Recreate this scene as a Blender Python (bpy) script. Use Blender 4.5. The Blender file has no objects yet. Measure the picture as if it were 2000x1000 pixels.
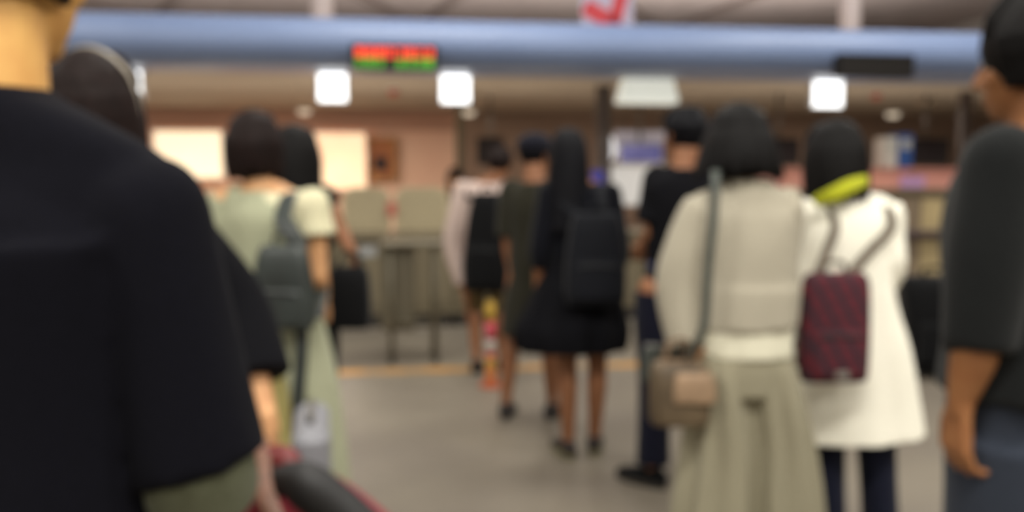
import bpy, math, random
import numpy as np
from mathutils import Vector, Matrix, Quaternion

random.seed(7)
S = bpy.context.scene
COL = S.collection
R = math.radians
V = Vector

# ------------------------------------------------------------------ camera, world, lights, exposure
CAM_Z, F, TH = 1.35, 1700.0, math.atan(150 / 1700.0)
cam = bpy.data.cameras.new('camera')
cam.sensor_width = 36.0
cam.lens = 36.0 * F / 2000.0
cam.clip_start = 0.05
cam.dof.use_dof = True                      # the photograph is out of focus everywhere: the lens is set very close
cam.dof.focus_distance = 0.13
cam.dof.aperture_fstop = 14.5
camo = bpy.data.objects.new('camera', cam)
COL.objects.link(camo)
camo.location = (0, 0, CAM_Z)
camo.rotation_euler = (math.pi / 2 - TH, 0, 0)
S.camera = camo
S.view_settings.view_transform = 'Standard'
S.view_settings.look = 'None'
S.view_settings.gamma = 1.0
S.view_settings.use_curve_mapping = False
S.view_settings.exposure = 0.0
w = bpy.data.worlds.new('world'); S.world = w; w.use_nodes = True
w.node_tree.nodes['Background'].inputs[0].default_value = (0.9, 0.92, 1.0, 1)
w.node_tree.nodes['Background'].inputs[1].default_value = 0.3

PHI = R(7.5)
def B(u, v, z=0.0):
    """building frame (u along the counters, v into the room) -> world"""
    return V((u * math.cos(PHI) - v * math.sin(PHI), u * math.sin(PHI) + v * math.cos(PHI), z))
def ray(px, py):
    x, t = (px - 1000) / F, -(py - 500) / F
    return V((x, math.cos(TH) + t * math.sin(TH), -math.sin(TH) + t * math.cos(TH)))
def at(px, py, d):
    r = ray(px, py); return V((0, 0, CAM_Z)) + r * (d / r.y)
def on(px, py, v):
    """image point on the vertical plane v = const -> (u, z)"""
    r = ray(px, py)
    rv = -r.x * math.sin(PHI) + r.y * math.cos(PHI); k = v / rv
    return (r.x * math.cos(PHI) + r.y * math.sin(PHI)) * k, CAM_Z + r.z * k

def area(name, loc, sx, sy, power, col=(1, 1, 1), rot=(0, 0, 0), spread=180):
    l = bpy.data.lights.new(name, 'AREA'); l.shape = 'RECTANGLE'; l.size = sx; l.size_y = sy
    l.energy = power; l.color = col; l.spread = R(spread)
    o = bpy.data.objects.new(name, l); COL.objects.link(o); o.location = loc; o.rotation_euler = rot
    return o
HALL_Z = 5.2
HALL_LAMPS = [(u, v) for v in (-4.0, -0.6, 2.8, 6.0) for u in (-5.0, 0.4, 5.0)]
for (u, v) in HALL_LAMPS:
    area('hall_light', B(u, v, HALL_Z - 0.14), 2.2, 0.7, {-4.0: 150, -0.6: 215, 2.8: 70, 6.0: 110}[v], (1.0, 0.97, 0.9), (0, 0, PHI))
for (u, v, p) in [(-4.5, 10.8, 60), (-1.2, 10.8, 75), (2.4, 10.8, 30), (5.8, 10.8, 36)]:
    area('counter_light', B(u, v, 2.27), 0.9, 0.35, p, (1.0, 0.86, 0.72), (0, 0, PHI))
for (u, p) in [(-5, 22), (0, 20), (5, 20)]:                 # unseen uplights added behind the counters to brighten the low ceiling
    area('low_ceiling_fill', B(u, 9.3, 0.95), 4.4, 0.5, p, (1.0, 0.88, 0.74), (math.pi, 0, PHI))
for u in (-6.5, 0, 6.5):                                     # unseen fill lights added above the counter hall to lift the high ceiling
    area('high_ceiling_fill', B(u, 15.5, 2.7), 6.0, 3.0, 340, (1.0, 0.92, 0.9), (math.pi, 0, PHI))

# ------------------------------------------------------------------ materials
def lin(c):
    return tuple((x / 255 / 12.92) if x / 255 <= 0.04045 else ((x / 255 + 0.055) / 1.055) ** 2.4 for x in c) + (1,)
MATS = {}
def mat(name, c, c2=None, rough=0.8, scale=40, stretch=(1, 1, 1), bump=0.0, metal=0.0, detail=3, emis=None, sheen=0.0, coat=0.0, spec=0.5, tint=None):
    if name in MATS: return MATS[name]
    m = bpy.data.materials.new(name); m.use_nodes = True; nt = m.node_tree; N = nt.nodes; L = nt.links
    b = N['Principled BSDF']; b.inputs['Roughness'].default_value = rough; b.inputs['Metallic'].default_value = metal
    b.inputs['Sheen Weight'].default_value = sheen; b.inputs['Coat Weight'].default_value = coat
    b.inputs['Specular IOR Level'].default_value = spec
    tc = N.new('ShaderNodeTexCoord'); mp = N.new('ShaderNodeMapping'); mp.inputs['Scale'].default_value = stretch
    L.new(tc.outputs['Object'], mp.inputs['Vector'])
    nz = N.new('ShaderNodeTexNoise'); nz.inputs['Scale'].default_value = scale; nz.inputs['Detail'].default_value = detail
    L.new(mp.outputs[0], nz.inputs['Vector'])
    rp = N.new('ShaderNodeValToRGB'); rp.color_ramp.elements[0].position = 0.35; rp.color_ramp.elements[1].position = 0.65
    rp.color_ramp.elements[0].color = lin(c2 or tuple(x * 0.86 for x in c)); rp.color_ramp.elements[1].color = lin(c)
    L.new(nz.outputs['Fac'], rp.inputs[0]); L.new(rp.outputs[0], b.inputs['Base Color'])
    if bump:
        bp = N.new('ShaderNodeBump'); bp.inputs['Strength'].default_value = bump; bp.inputs['Distance'].default_value = 0.004
        L.new(nz.outputs['Fac'], bp.inputs['Height']); L.new(bp.outputs[0], b.inputs['Normal'])
    if emis:
        b.inputs['Emission Strength'].default_value = emis; L.new(rp.outputs[0], b.inputs['Emission Color'])
    MATS[name] = m; return m
def cloth(name, c, c2=None, **k):
    k.setdefault('scale', 260); k.setdefault('bump', 0.25); k.setdefault('rough', 0.92); k.setdefault('sheen', 0.08)
    k.setdefault('spec', 0.08)
    return mat(name, c, c2, **k)
def hairmat(name, c):
    return mat(name, c, tuple(x * 0.55 for x in c), rough=0.62, scale=60, stretch=(3, 3, 0.35), bump=0.4, spec=0.13)
def skinmat(name, c):
    m = mat(name, c, tuple(x * y for x, y in zip(c, (0.94, 0.9, 0.88))), rough=0.55, scale=28, bump=0.06, spec=0.35)
    return m
def plaid(name, ca, cb, cc, scale):
    m = bpy.data.materials.new(name); m.use_nodes = True; nt = m.node_tree; N = nt.nodes; L = nt.links
    b = N['Principled BSDF']; b.inputs['Roughness'].default_value = 0.85
    tc = N.new('ShaderNodeTexCoord'); mp = N.new('ShaderNodeMapping'); mp.inputs['Rotation'].default_value = (0, R(28), 0)
    L.new(tc.outputs['Object'], mp.inputs['Vector'])
    fac = []
    for ax in 'XZ':
        wv = N.new('ShaderNodeTexWave'); wv.bands_direction = ax; wv.inputs['Scale'].default_value = scale; wv.inputs['Distortion'].default_value = 0.6
        L.new(mp.outputs[0], wv.inputs['Vector'])
        r = N.new('ShaderNodeValToRGB'); r.color_ramp.interpolation = 'CONSTANT'; r.color_ramp.elements[1].position = 0.62
        L.new(wv.outputs['Fac'], r.inputs[0]); fac.append(r)
    m1 = N.new('ShaderNodeMix'); m1.data_type = 'RGBA'; m1.inputs[6].default_value = lin(ca); m1.inputs[7].default_value = lin(cb)
    L.new(fac[0].outputs[0], m1.inputs[0])
    m2 = N.new('ShaderNodeMix'); m2.data_type = 'RGBA'; m2.inputs[7].default_value = lin(cc)
    L.new(m1.outputs[2], m2.inputs[6]); L.new(fac[1].outputs[0], m2.inputs[0])
    L.new(m2.outputs[2], b.inputs['Base Color']); return m

# ------------------------------------------------------------------ mesh building
def catmull(pts, sub):
    if sub < 2 or len(pts) < 3: return [np.array(p, float) for p in pts]
    P = [np.array(p, float) for p in pts]; P = [2 * P[0] - P[1]] + P + [2 * P[-1] - P[-2]]; out = []
    for i in range(1, len(P) - 2):
        for k in range(sub):
            t = k / sub
            out.append(0.5 * (2 * P[i] + (P[i + 1] - P[i - 1]) * t + (2 * P[i - 1] - 5 * P[i] + 4 * P[i + 1] - P[i + 2]) * t * t
                              + (-P[i - 1] + 3 * P[i] - 3 * P[i + 1] + P[i + 2]) * t ** 3))
    out.append(P[-2]); return out
class Vol:
    def __init__(s): s.v = []; s.f = []
    def rings(s, rings):
        b = len(s.v); n = len(rings[0])
        for r in rings: s.v.extend([tuple(p) for p in r])
        for i in range(len(rings) - 1):
            for j in range(n):
                k = (j + 1) % n
                s.f.append((b + i * n + j, b + i * n + k, b + (i + 1) * n + k, b + (i + 1) * n + j))
        s.f.append(tuple(b + j for j in reversed(range(n)))); s.f.append(tuple(b + (len(rings) - 1) * n + j for j in range(n)))
        return s
    def tube(s, pts, rad, n=14, ref=(1, 0, 0), ends='round', sub=1, sq=2.0):
        """swept tube; rad per point: r or (r along ref, r across)"""
        rr = [(r, r) if not isinstance(r, (tuple, list)) else r for r in (rad if isinstance(rad, list) else [rad] * len(pts))]
        P = catmull(pts, sub)
        if sub > 1 and len(pts) > 2: rr = [tuple(x) for x in catmull(rr, sub)]
        ref = np.array(ref, float); L = len(P); ring = []
        def mk(c, t, a, b_):
            t = t / (np.linalg.norm(t) + 1e-9); x = ref - t * np.dot(ref, t)
            if np.linalg.norm(x) < 1e-3: x = np.cross(t, (0.3, 0.9, 0.2))
            x /= np.linalg.norm(x); y = np.cross(t, x); o = []
            for j in range(n):
                q = 2 * math.pi * j / n; cs, sn = math.cos(q), math.sin(q)
                cs = math.copysign(abs(cs) ** (2 / sq), cs); sn = math.copysign(abs(sn) ** (2 / sq), sn)
                o.append(c + x * a * cs + y * b_ * sn)
            return o
        for i in range(L):
            t = P[min(i + 1, L - 1)] - P[max(i - 1, 0)]; t = t / (np.linalg.norm(t) + 1e-9); a, b_ = rr[i]
            if ends == 'round' and i == 0:
                for q in (0.12, 0.4, 0.75): ring.append(mk(P[i] - t * min(a, b_) * math.cos(q * math.pi / 2), t, a * math.sin(q * math.pi / 2), b_ * math.sin(q * math.pi / 2)))
            ring.append(mk(P[i], t, a, b_))
            if ends == 'round' and i == L - 1:
                for q in (0.75, 0.4, 0.12): ring.append(mk(P[i] + t * min(a, b_) * math.cos(q * math.pi / 2), t, a * math.sin(q * math.pi / 2), b_ * math.sin(q * math.pi / 2)))
        return s.rings(ring)
    def ell(s, c, r, M=None, n=16, m=10):
        M = M or Matrix.Identity(3); ring = []
        for i in range(m + 1):
            q = math.pi * (0.04 + 0.92 * i / m)
            ring.append([V(c) + M @ V((r[0] * math.sin(q) * math.cos(2 * math.pi * j / n), r[1] * math.sin(q) * math.sin(2 * math.pi * j / n), -r[2] * math.cos(q))) for j in range(n)])
        return s.rings(ring)
    def loft(s, secs, n=32, sq=2.0, fold=0.0, nf=9, ph=0.0, sub=3):
        """stack of near-horizontal rings: (x, y, z, rx, ry[, tilt, foldscale]) bottom to top; tilt lifts z with x"""
        secs = [tuple(q) + (0, 1)[len(q) - 5:] if len(q) < 7 else q for q in secs]
        secs = catmull(secs, sub); ring = []
        for q in secs:
            x, y, z, rx, ry, tl, fs = q; o = []
            for j in range(n):
                a = 2 * math.pi * j / n; cs, sn = math.cos(a), math.sin(a)
                cs = math.copysign(abs(cs) ** (2 / sq), cs); sn = math.copysign(abs(sn) ** (2 / sq), sn)
                k = 1 + fold * fs * (math.sin(nf * a + ph + z * 2) + 0.5 * math.sin((nf * 2 - 3) * a + ph * 2.3))
                o.append((x + rx * cs * k, y + ry * sn * k, z + tl * cs))
            ring.append(o)
        return s.rings(ring)
    def box(s, c, h, M=None, bev=0.0):
        M = M or Matrix.Identity(3); c = V(c)
        if bev <= 0:
            b = len(s.v)
            for dz in (-1, 1):
                for (dx, dy) in ((-1, -1), (1, -1), (1, 1), (-1, 1)): s.v.append(tuple(c + M @ V((dx * h[0], dy * h[1], dz * h[2]))))
            s.f += [tuple(b + i for i in f) for f in ((3, 2, 1, 0), (4, 5, 6, 7), (0, 1, 5, 4), (1, 2, 6, 5), (2, 3, 7, 6), (3, 0, 4, 7))]
            return s
        def rr(ix, z):
            o = []
            for (sx, sy, a0) in ((1, 1, 0), (-1, 1, 90), (-1, -1, 180), (1, -1, 270)):
                for a in (0, 45, 90):
                    q = R(a0 + a); cx = sx * (h[0] - bev); cy = sy * (h[1] - bev)
                    o.append(c + M @ V((cx + (bev - ix) * math.cos(q), cy + (bev - ix) * math.sin(q), z)))
            return o
        return s.rings([rr(bev * 0.6, -h[2]), rr(0, -h[2] + bev * 0.6), rr(0, h[2] - bev * 0.6), rr(bev * 0.6, h[2])])
    def mesh(s, name):
        me = bpy.data.meshes.new(name); me.from_pydata([tuple(p) for p in s.v], [], s.f); me.validate(); me.update(); return me
def smooth(me, on_=True):
    me.polygons.foreach_set('use_smooth', [on_] * len(me.polygons)); me.update()
def obj(name, vol, m, parent=None, sm=True, loc=None, rz=None):
    me = vol.mesh(name) if isinstance(vol, Vol) else vol
    if sm: smooth(me)
    if m: me.materials.clear(); me.materials.append(m)
    o = bpy.data.objects.new(name, me); COL.objects.link(o)
    if parent: o.parent = parent
    if loc is not None: o.location = loc
    if rz is not None: o.rotation_euler.z = rz
    return o
def fused(vol, voxel, it=3, wrinkle=0.0, wf=(14, 14, 4), seed=0):
    """one continuous skin around the overlapping volumes"""
    me = vol.mesh('tmp'); o = bpy.data.objects.new('tmp', me); COL.objects.link(o)
    r = o.modifiers.new('r', 'REMESH'); r.mode = 'VOXEL'; r.voxel_size = voxel
    if it:
        q = o.modifiers.new('s', 'SMOOTH'); q.iterations = it; q.factor = 0.5
    dg = bpy.context.evaluated_depsgraph_get(); dg.update()
    nm = bpy.data.meshes.new_from_object(o.evaluated_get(dg))
    bpy.data.objects.remove(o); bpy.data.meshes.remove(me)
    if wrinkle:
        n = len(nm.vertices); co = np.empty(n * 3); nm.vertices.foreach_get('co', co); co = co.reshape(-1, 3)
        no = np.empty(n * 3); nm.vertices.foreach_get('normal', no); no = no.reshape(-1, 3)
        rg = np.random.RandomState(seed + 1); d = np.zeros(n)
        for k in range(9):
            f = rg.normal(size=3) * np.array(wf) * (0.5 + 0.25 * k); d += np.sin(co @ f + rg.uniform(0, 6.3) + 0.8 * np.sin(co @ rg.normal(size=3) * 9)) / (1 + 0.35 * k)
        co += no * (d * wrinkle / 3)[:, None]; nm.vertices.foreach_set('co', co.ravel()); nm.update()
    return nm
def tag(o, label=None, cat=None, group=None, kind=None):
    if label: o['label'] = label
    if cat: o['category'] = cat
    if group: o['group'] = group
    if kind: o['kind'] = kind
    return o
def empty(name, loc, rz=0.0, **k):
    o = bpy.data.objects.new(name, None); COL.objects.link(o); o.location = loc; o.rotation_euler.z = rz; o.empty_display_size = 0.1
    return tag(o, **k)
def struct(name, vol, m, loc=(0, 0, 0), rz=PHI, sm=False, parent=None):
    o = obj(name, vol, m, parent, sm, loc if parent is None else None, rz if parent is None else None)
    if parent is None: o['kind'] = 'structure'
    return o
def bx(u0, u1, v0, v1, z0, z1, bev=0.0):
    return Vol().box(((u0 + u1) / 2, (v0 + v1) / 2, (z0 + z1) / 2), (abs(u1 - u0) / 2, abs(v1 - v0) / 2, abs(z1 - z0) / 2), None, bev)

# ------------------------------------------------------------------ room shell (all in the building frame)
def floor_mat():
    m = mat('floor_terrazzo', (125, 117, 104), (113, 105, 95), rough=0.3, scale=1.3, detail=8, spec=0.4)
    N = m.node_tree.nodes; L = m.node_tree.links; b = N['Principled BSDF']
    n2 = N.new('ShaderNodeTexNoise'); n2.inputs['Scale'].default_value = 220
    mr = N.new('ShaderNodeMapRange'); mr.inputs[3].default_value = 0.38; mr.inputs[4].default_value = 0.55
    L.new(n2.outputs['Fac'], mr.inputs[0]); L.new(mr.outputs[0], b.inputs['Roughness']); return m
struct('floor', bx(-14, 14, -8, 26, -0.1, 0.0), floor_mat())
m_ceil = mat('ceiling_paint', (188, 176, 168), (176, 164, 156), rough=0.9, scale=2)
struct('ceiling', bx(-14, 14, -8, 26, HALL_Z, HALL_Z + 0.1), m_ceil)
m_wall = mat('hall_wall_paint', (186, 180, 170), (182, 176, 166), rough=0.9, scale=3)
struct('wall_left', bx(-14.2, -14, -8, 26, 0, HALL_Z), m_wall)
struct('wall_right', bx(14, 14.2, -8, 26, 0, HALL_Z), m_wall)
struct('wall_rear', bx(-14, 14, -8.2, -8, 0, HALL_Z), m_wall)
struct('wall_far', bx(-14, 14, 26, 26.2, 0, HALL_Z), m_wall)
m_rib = mat('ceiling_rib_paint', (142, 130, 122), rough=0.8)
k = 1
def rib(u0, v0, u1, v1, w_=0.12, h_=0.14):
    global k
    a, b_ = V((u0, v0, HALL_Z - h_ / 2)), V((u1, v1, HALL_Z - h_ / 2)); d = (b_ - a); L = d.length; d.normalize()
    M = Matrix((d, V((-d.y, d.x, 0)), V((0, 0, 1)))).transposed()
    struct('trim_%d' % k, Vol().box((a + b_) / 2, (L / 2, w_ / 2, h_ / 2 - 0.003), M), m_rib); k += 1
for (u0, v0, u1, v1) in [(-9, 14, -5.6, 22), (-5.6, 22, -2.6, 14), (-2.6, 14, 0.6, 22), (0.6, 22, 2.2, 14), (2.2, 14, 6.8, 22), (6.8, 22, 8, 14), (-12, 25.8, 12, 25.8)]:
    rib(u0, v0, u1, v1)
for v in (22.6, 24.4): rib(-13, v, 13, v, 0.1, 0.1)

# hall luminaires: frame + lit diffuser
m_lum = mat('luminaire_diffuser', (255, 250, 240), (250, 246, 236), rough=0.6, emis=1.6)
m_white = mat('white_metal', (225, 224, 220), rough=0.4, scale=8)
for (u, v) in HALL_LAMPS:
    t = empty('ceiling_light', B(u, v, HALL_Z - 0.12), PHI, label='long white ceiling light fitted to the hall ceiling over the queue', cat='light', group='hall ceiling lights above the queue')
    fr = Vol()
    for (x, y, hx, hy) in ((0, 0.38, 1.15, 0.02), (0, -0.38, 1.15, 0.02), (1.13, 0, 0.02, 0.36), (-1.13, 0, 0.02, 0.36)): fr.box((x, y, 0.06), (hx, hy, 0.058))
    obj('frame', fr, m_white, t, False); obj('diffuser', Vol().box((0, 0, 0.06), (1.11, 0.36, 0.03)), m_lum, t, False)

# blue rounded bulkhead (half tube) running over the counters
ZB0, ZB1 = 2.305, 2.735
bh = Vol(); ring = []
prof = [(0.0, ZB0)] + [(-0.06 - 0.24 * math.sin(math.pi * q), ZB0 + (ZB1 - ZB0) * (0.5 - 0.5 * math.cos(math.pi * q))) for q in np.linspace(0.02, 0.98, 22)] + [(0.0, ZB1), (0.35, ZB1), (0.35, ZB0)]
for u in (-13.8, 13.8): ring.append([(u, 7.85 + a, z) for (a, z) in prof])
bh.rings(ring)
m_blue = mat('bulkhead_blue', (128, 146, 184), (123, 141, 179), rough=0.38, scale=1.2, spec=0.5)
struct('trim_bulkhead', bh, m_blue)
# low ceiling behind the bulkhead
m_sof = mat('low_ceiling_panel', (182, 168, 150), (174, 160, 142), rough=0.75, scale=0.8)
struct('ceiling_lower', bx(-13.8, 13.8, 8.2, 13.1, 2.345, 2.45), m_sof)
# back wall of the counter hall
m_salm = mat('salmon_wall', (238, 200, 176), (234, 190, 166), rough=0.85, scale=1.5)
m_brown = mat('brown_wall', (150, 126, 110), (142, 118, 102), rough=0.85, scale=1.5)
uS = on(893, 300, 12.9)[0]
struct('wall_back', bx(-13.8, uS, 12.9, 13.1, 0, 2.345), m_salm)
struct('wall_back_right', bx(uS, 13.8, 12.9, 13.1, 0, 2.345), m_brown)
zh = on(600, 252, 12.8)[1]
struct('trim_header', bx(-13.8, uS, 12.78, 12.9, zh, 2.345), mat('header_terracotta', (208, 162, 140), rough=0.8))
struct('baseboard_back', bx(-13.8, 13.8, 12.86, 12.9, 0, 0.1), mat('baseboard_dark', (70, 62, 54), rough=0.6))
struct('wall_upper', bx(-13.8, 13.8, 13.1, 13.14, 2.345, 2.48), m_sof)
# white round columns rising behind the bulkhead
m_col = mat('column_white', (250, 236, 236), (244, 230, 230), rough=0.4, scale=3)
for i, px in enumerate((630, 1660)):
    u, z = on(px, 40, 9.2); struct('pillar_%d' % (i + 1), Vol().tube([(u, 9.2, 2.45), (u, 9.2, HALL_Z - 0.01)], 0.112, n=28, ends='flat'), m_col, sm=True)
# slim dark mullion posts inside the counter hall
m_dark = mat('dark_frame', (96, 84, 80), rough=0.5)
for i, (p0, p1, v) in enumerate(((1164, 1192, 9.2), (890, 905, 10.5), (1872, 1892, 9.3))):
    u0 = on(p0, 300, v)[0]; u1 = on(p1, 300, v)[0]
    struct('trim_post_%d' % (i + 1), bx(u0, u1, v - 0.04, v + 0.04, 0, 2.345), m_dark if i != 1 else mat('olive_frame', (104, 94, 74), rough=0.6))

# yellow waiting line
m_yel = mat('yellow_tape', (206, 144, 52), (136, 120, 96), rough=0.5, scale=2.2, detail=6)
tag(obj('floor_line', bx(-1.45, 3.0, 6.03, 6.17, 0.0, 0.003), m_yel, None, False, (0, 0, 0), PHI), 'worn yellow waiting line taped across the grey floor before the counters', 'floor marking')

# ------------------------------------------------------------------ signs and lamps under the bulkhead
def thing_at(name, px, py, v, label, cat, group=None):
    u, z = on(px, py, v); return empty(name, B(u, v, z), PHI, label=label, cat=cat, group=group)
def size(p0, y0, p1, y1, v):
    a, b_ = on(p0, y0, v), on(p1, y1, v); return abs(b_[0] - a[0]), abs(b_[1] - a[1])
m_glow = mat('lightbox_white', (255, 255, 252), (252, 253, 255), rough=0.5, emis=2.4)
m_glow2 = mat('lightbox_dim', (224, 226, 216), (214, 216, 204), rough=0.5, emis=0.75)
m_hang = mat('hanger_grey', (120, 116, 110), rough=0.4, metal=0.6)
for (px, lab) in ((650, 'square white lit counter sign hanging left of the red and green display'), (889, 'square white lit counter sign hanging right of the red and green display'), (1614, 'square white lit counter sign hanging beside the blank black display'), (252, "square white lit counter sign half hidden by the brown-haired woman's head")):
    v = 8.3; py = {650: 172, 889: 175, 1614: 183, 252: 166}[px]; w_, h_ = size(px - 29, py - 28, px + 29, py + 28, v)
    t = thing_at('hanging_sign', px, py, v, lab, 'sign', 'lit square counter signs')
    obj('lit_face', Vol().box((0, 0, 0), (w_ / 2 - 0.006, 0.03, h_ / 2 - 0.006), None, 0.012), m_glow, t)
    fr = Vol(); q = 0.006
    for (x, z, hx, hz) in ((0, h_ / 2, w_ / 2, q), (0, -h_ / 2, w_ / 2, q), (w_ / 2, 0, q, h_ / 2), (-w_ / 2, 0, q, h_ / 2)): fr.box((x, 0, z), (hx, 0.036, hz))
    obj('frame', fr, m_white, t, False)
    z0 = on(px, py, v)[1]
    for sx in (-1, 1): obj('hanger', Vol().tube([(sx * w_ * 0.3, 0, h_ / 2), (sx * w_ * 0.3, 0, 2.345 - z0)], 0.006, n=8, ends='flat'), m_hang, t)
# tapered lamp
v = 8.4; w_, h_ = size(1208, 155, 1318, 202, v); t = thing_at('box_lamp', 1263, 179, v, 'wide pale tapered lamp box hanging under the bulkhead near the middle', 'lamp')
lb = Vol(); lb.rings([[(x * w_ / 2, y * 0.11, z) for (x, y) in ((-k_, -1), (k_, -1), (k_, 1), (-k_, 1))] for (k_, z) in ((1.0, -h_ / 2), (1.02, -h_ / 2 + 0.02), (0.82, h_ / 2))])
obj('diffuser', lb, m_glow2, t, False); obj('mounting_plate', Vol().box((0, 0, h_ / 2 + 0.012), (w_ * 0.3, 0.08, 0.012)), m_white, t, False)
for sx in (-1, 1): obj('hanger', Vol().tube([(sx * w_ * 0.2, 0, h_ / 2 + 0.02), (sx * w_ * 0.2, 0, 2.345 - on(1263, 179, v)[1])], 0.006, n=8, ends='flat'), m_hang, t)
# downlights
m_dl = mat('downlight_glow', (240, 222, 196), rough=0.6, emis=0.9)
for (px, py) in ((595, 213), (915, 215), (1480, 218), (1744, 219)):
    r = ray(px, py); kk = (2.345 - CAM_Z) / r.z; p = V((0, 0, CAM_Z)) + r * kk
    lab = {595: 'small round downlight in the low ceiling above the sage-clad woman', 915: 'small round downlight in the low ceiling right of the second lit sign', 1480: 'small round downlight half behind the beige-jacketed woman\'s hair', 1744: 'small round downlight below the blank black display'}[px]
    t = empty('downlight', (p.x, p.y, 2.345), PHI, label=lab, cat='downlight', group='round downlights in the low ceiling')
    obj('trim_ring', Vol().tube([(0, 0, -0.02), (0, 0, -0.001)], [0.115, 0.135], n=28, ends='flat'), m_white, t)
    obj('lens', Vol().tube([(0, 0, -0.075), (0, 0, -0.02)], [0.07, 0.1], n=24, ends='flat'), m_dl, t)
m_red = mat('dome_red', (196, 92, 66), rough=0.5)  # plain red domes put on the low ceiling below the two displays
for (px, py, lab) in ((768, 172, 'small red dome on the low ceiling under the lit display'), (1712, 179, 'small red dome on the low ceiling under the blank display')):
    r = ray(px, py); kk = (2.345 - CAM_Z) / r.z; p = V((0, 0, CAM_Z)) + r * kk
    t = empty('red_dome', (p.x, p.y, 2.345), PHI, label=lab, cat='alarm')
    obj('base', Vol().tube([(0, 0, -0.015), (0, 0, -0.001)], [0.07, 0.075], n=20, ends='flat'), m_white, t)
    obj('dome', Vol().ell((0, 0, -0.045), (0.055, 0.055, 0.05)), m_red, t)
t_ = thing_at('smoke_detector', 1808, 182, 10.0, 'pale round smoke detector on the low ceiling at the right', 'smoke detector'); t_.location.z = 2.345
obj('housing', Vol().ell((0, 0, -0.04), (0.12, 0.12, 0.045)), mat('detector_plastic', (196, 176, 152), rough=0.6), t_)
obj('base', Vol().tube([(0, 0, -0.02), (0, 0, -0.001)], 0.1, n=20, ends='flat'), m_white, t_)

# LED displays fixed on the bulkhead
m_black = mat('display_black', (30, 27, 25), rough=0.55, spec=0.25)
m_lr = mat('led_red', (255, 70, 36), (240, 60, 40), rough=0.5, emis=0.75, scale=20)
m_lg = mat('led_green', (70, 150, 30), (56, 128, 24), rough=0.5, emis=0.9, scale=20)
def board(p0, y0, p1, y1, lab, lit):
    v = 7.46; w_, h_ = size(p0, y0, p1, y1, v); t = thing_at('led_display', (p0 + p1) / 2, (y0 + y1) / 2, v, lab, 'display')
    obj('housing', Vol().box((0, 0.05, 0), (w_ / 2, 0.06, h_ / 2), None, 0.012), m_black, t, False)
    fr = Vol()
    for sz in (-1, 1): fr.box((0, -0.012, sz * (h_ / 2 - 0.008)), (w_ / 2, 0.006, 0.008))
    for sx in (-1, 1): fr.box((sx * (w_ / 2 - 0.008), -0.012, 0), (0.008, 0.006, h_ / 2 - 0.016))
    obj('bezel', fr, m_black, t, False)
    for sx in (-1, 1): obj('bracket', Vol().box((sx * w_ * 0.3, 0.15, 0), (0.02, 0.07, 0.05)), m_hang, t, False)
    if lit:
        rnd = random.Random(3)
        for (zc, m_, n, nm) in ((h_ * 0.18, m_lr, 8, 'red_character'), (-h_ * 0.24, m_lg, 8, 'green_character')):
            cw = (w_ * 0.92) / n
            for i in range(n):
                if nm[0] == 'g' and i == 3: continue
                c = Vol(); x0 = -w_ * 0.46 + cw * (i + 0.5); hh = h_ * (0.2 if nm[0] == 'r' else 0.2)
                for kx in (-1, 0, 1):
                    if rnd.random() < 0.85: c.box((x0 + kx * cw * 0.28, -0.014, zc), (cw * 0.1, 0.004, hh * rnd.uniform(0.6, 1)))
                for kz in (-1, 0, 1):
                    if rnd.random() < 0.9: c.box((x0, -0.0145, zc + kz * hh * 0.8), (cw * 0.38, 0.004, hh * 0.19))
                obj(nm, c, m_, t, False)
board(686, 86, 856, 138, 'lit display with a red text row over a green text row on the blue bulkhead', True)
board(1640, 105, 1783, 152, 'blank black display board at the right on the blue bulkhead', False)

# red and white banner hanging behind the bulkhead
v = 9.0; w_, h_ = size(1136, -70, 1236, 70, v); t = thing_at('banner', 1186, 0, v, 'white hanging banner with bold red diagonal strokes above the blue bulkhead', 'banner')
obj('cloth', Vol().box((0, 0, 0), (w_ / 2, 0.006, h_ / 2)), cloth('banner_white', (214, 206, 230)), t, False)
m_br = cloth('banner_red', (232, 96, 104), scale=30)
def stroke(x0, z0, x1, z1, wd):
    a = V((x0 * w_, -0.009, -z0 * h_)); b_ = V((x1 * w_, -0.009, -z1 * h_)); d = (b_ - a); L = d.length; d.normalize()
    M = Matrix((d, V((0, 1, 0)), d.cross(V((0, 1, 0))))).transposed(); return Vol().box((a + b_) / 2, (L / 2, 0.004, wd * w_ / 2), M)
obj('red_stroke', stroke(-0.44, 0.1, 0.2, 0.36, 0.3), m_br, t, False); obj('red_stroke', stroke(0.12, 0.36, 0.28, -0.1, 0.26), m_br, t, False)
obj('red_stroke', stroke(-0.4, -0.3, 0.3, -0.15, 0.22), m_br, t, False)
obj('top_bar', Vol().tube([(-w_ / 2 - 0.03, 0, h_ / 2), (w_ / 2 + 0.03, 0, h_ / 2)], 0.014, n=10, ref=(0, 0, 1), ends='flat'), m_hang, t)
zt = on(1186, 0, v)[1]
for sx in (-1, 1): obj('hanging_wire', Vol().tube([(sx * w_ * 0.42, 0, h_ / 2), (sx * w_ * 0.42, 0, HALL_Z - zt)], 0.004, n=6, ends='flat'), m_hang, t)

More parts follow.
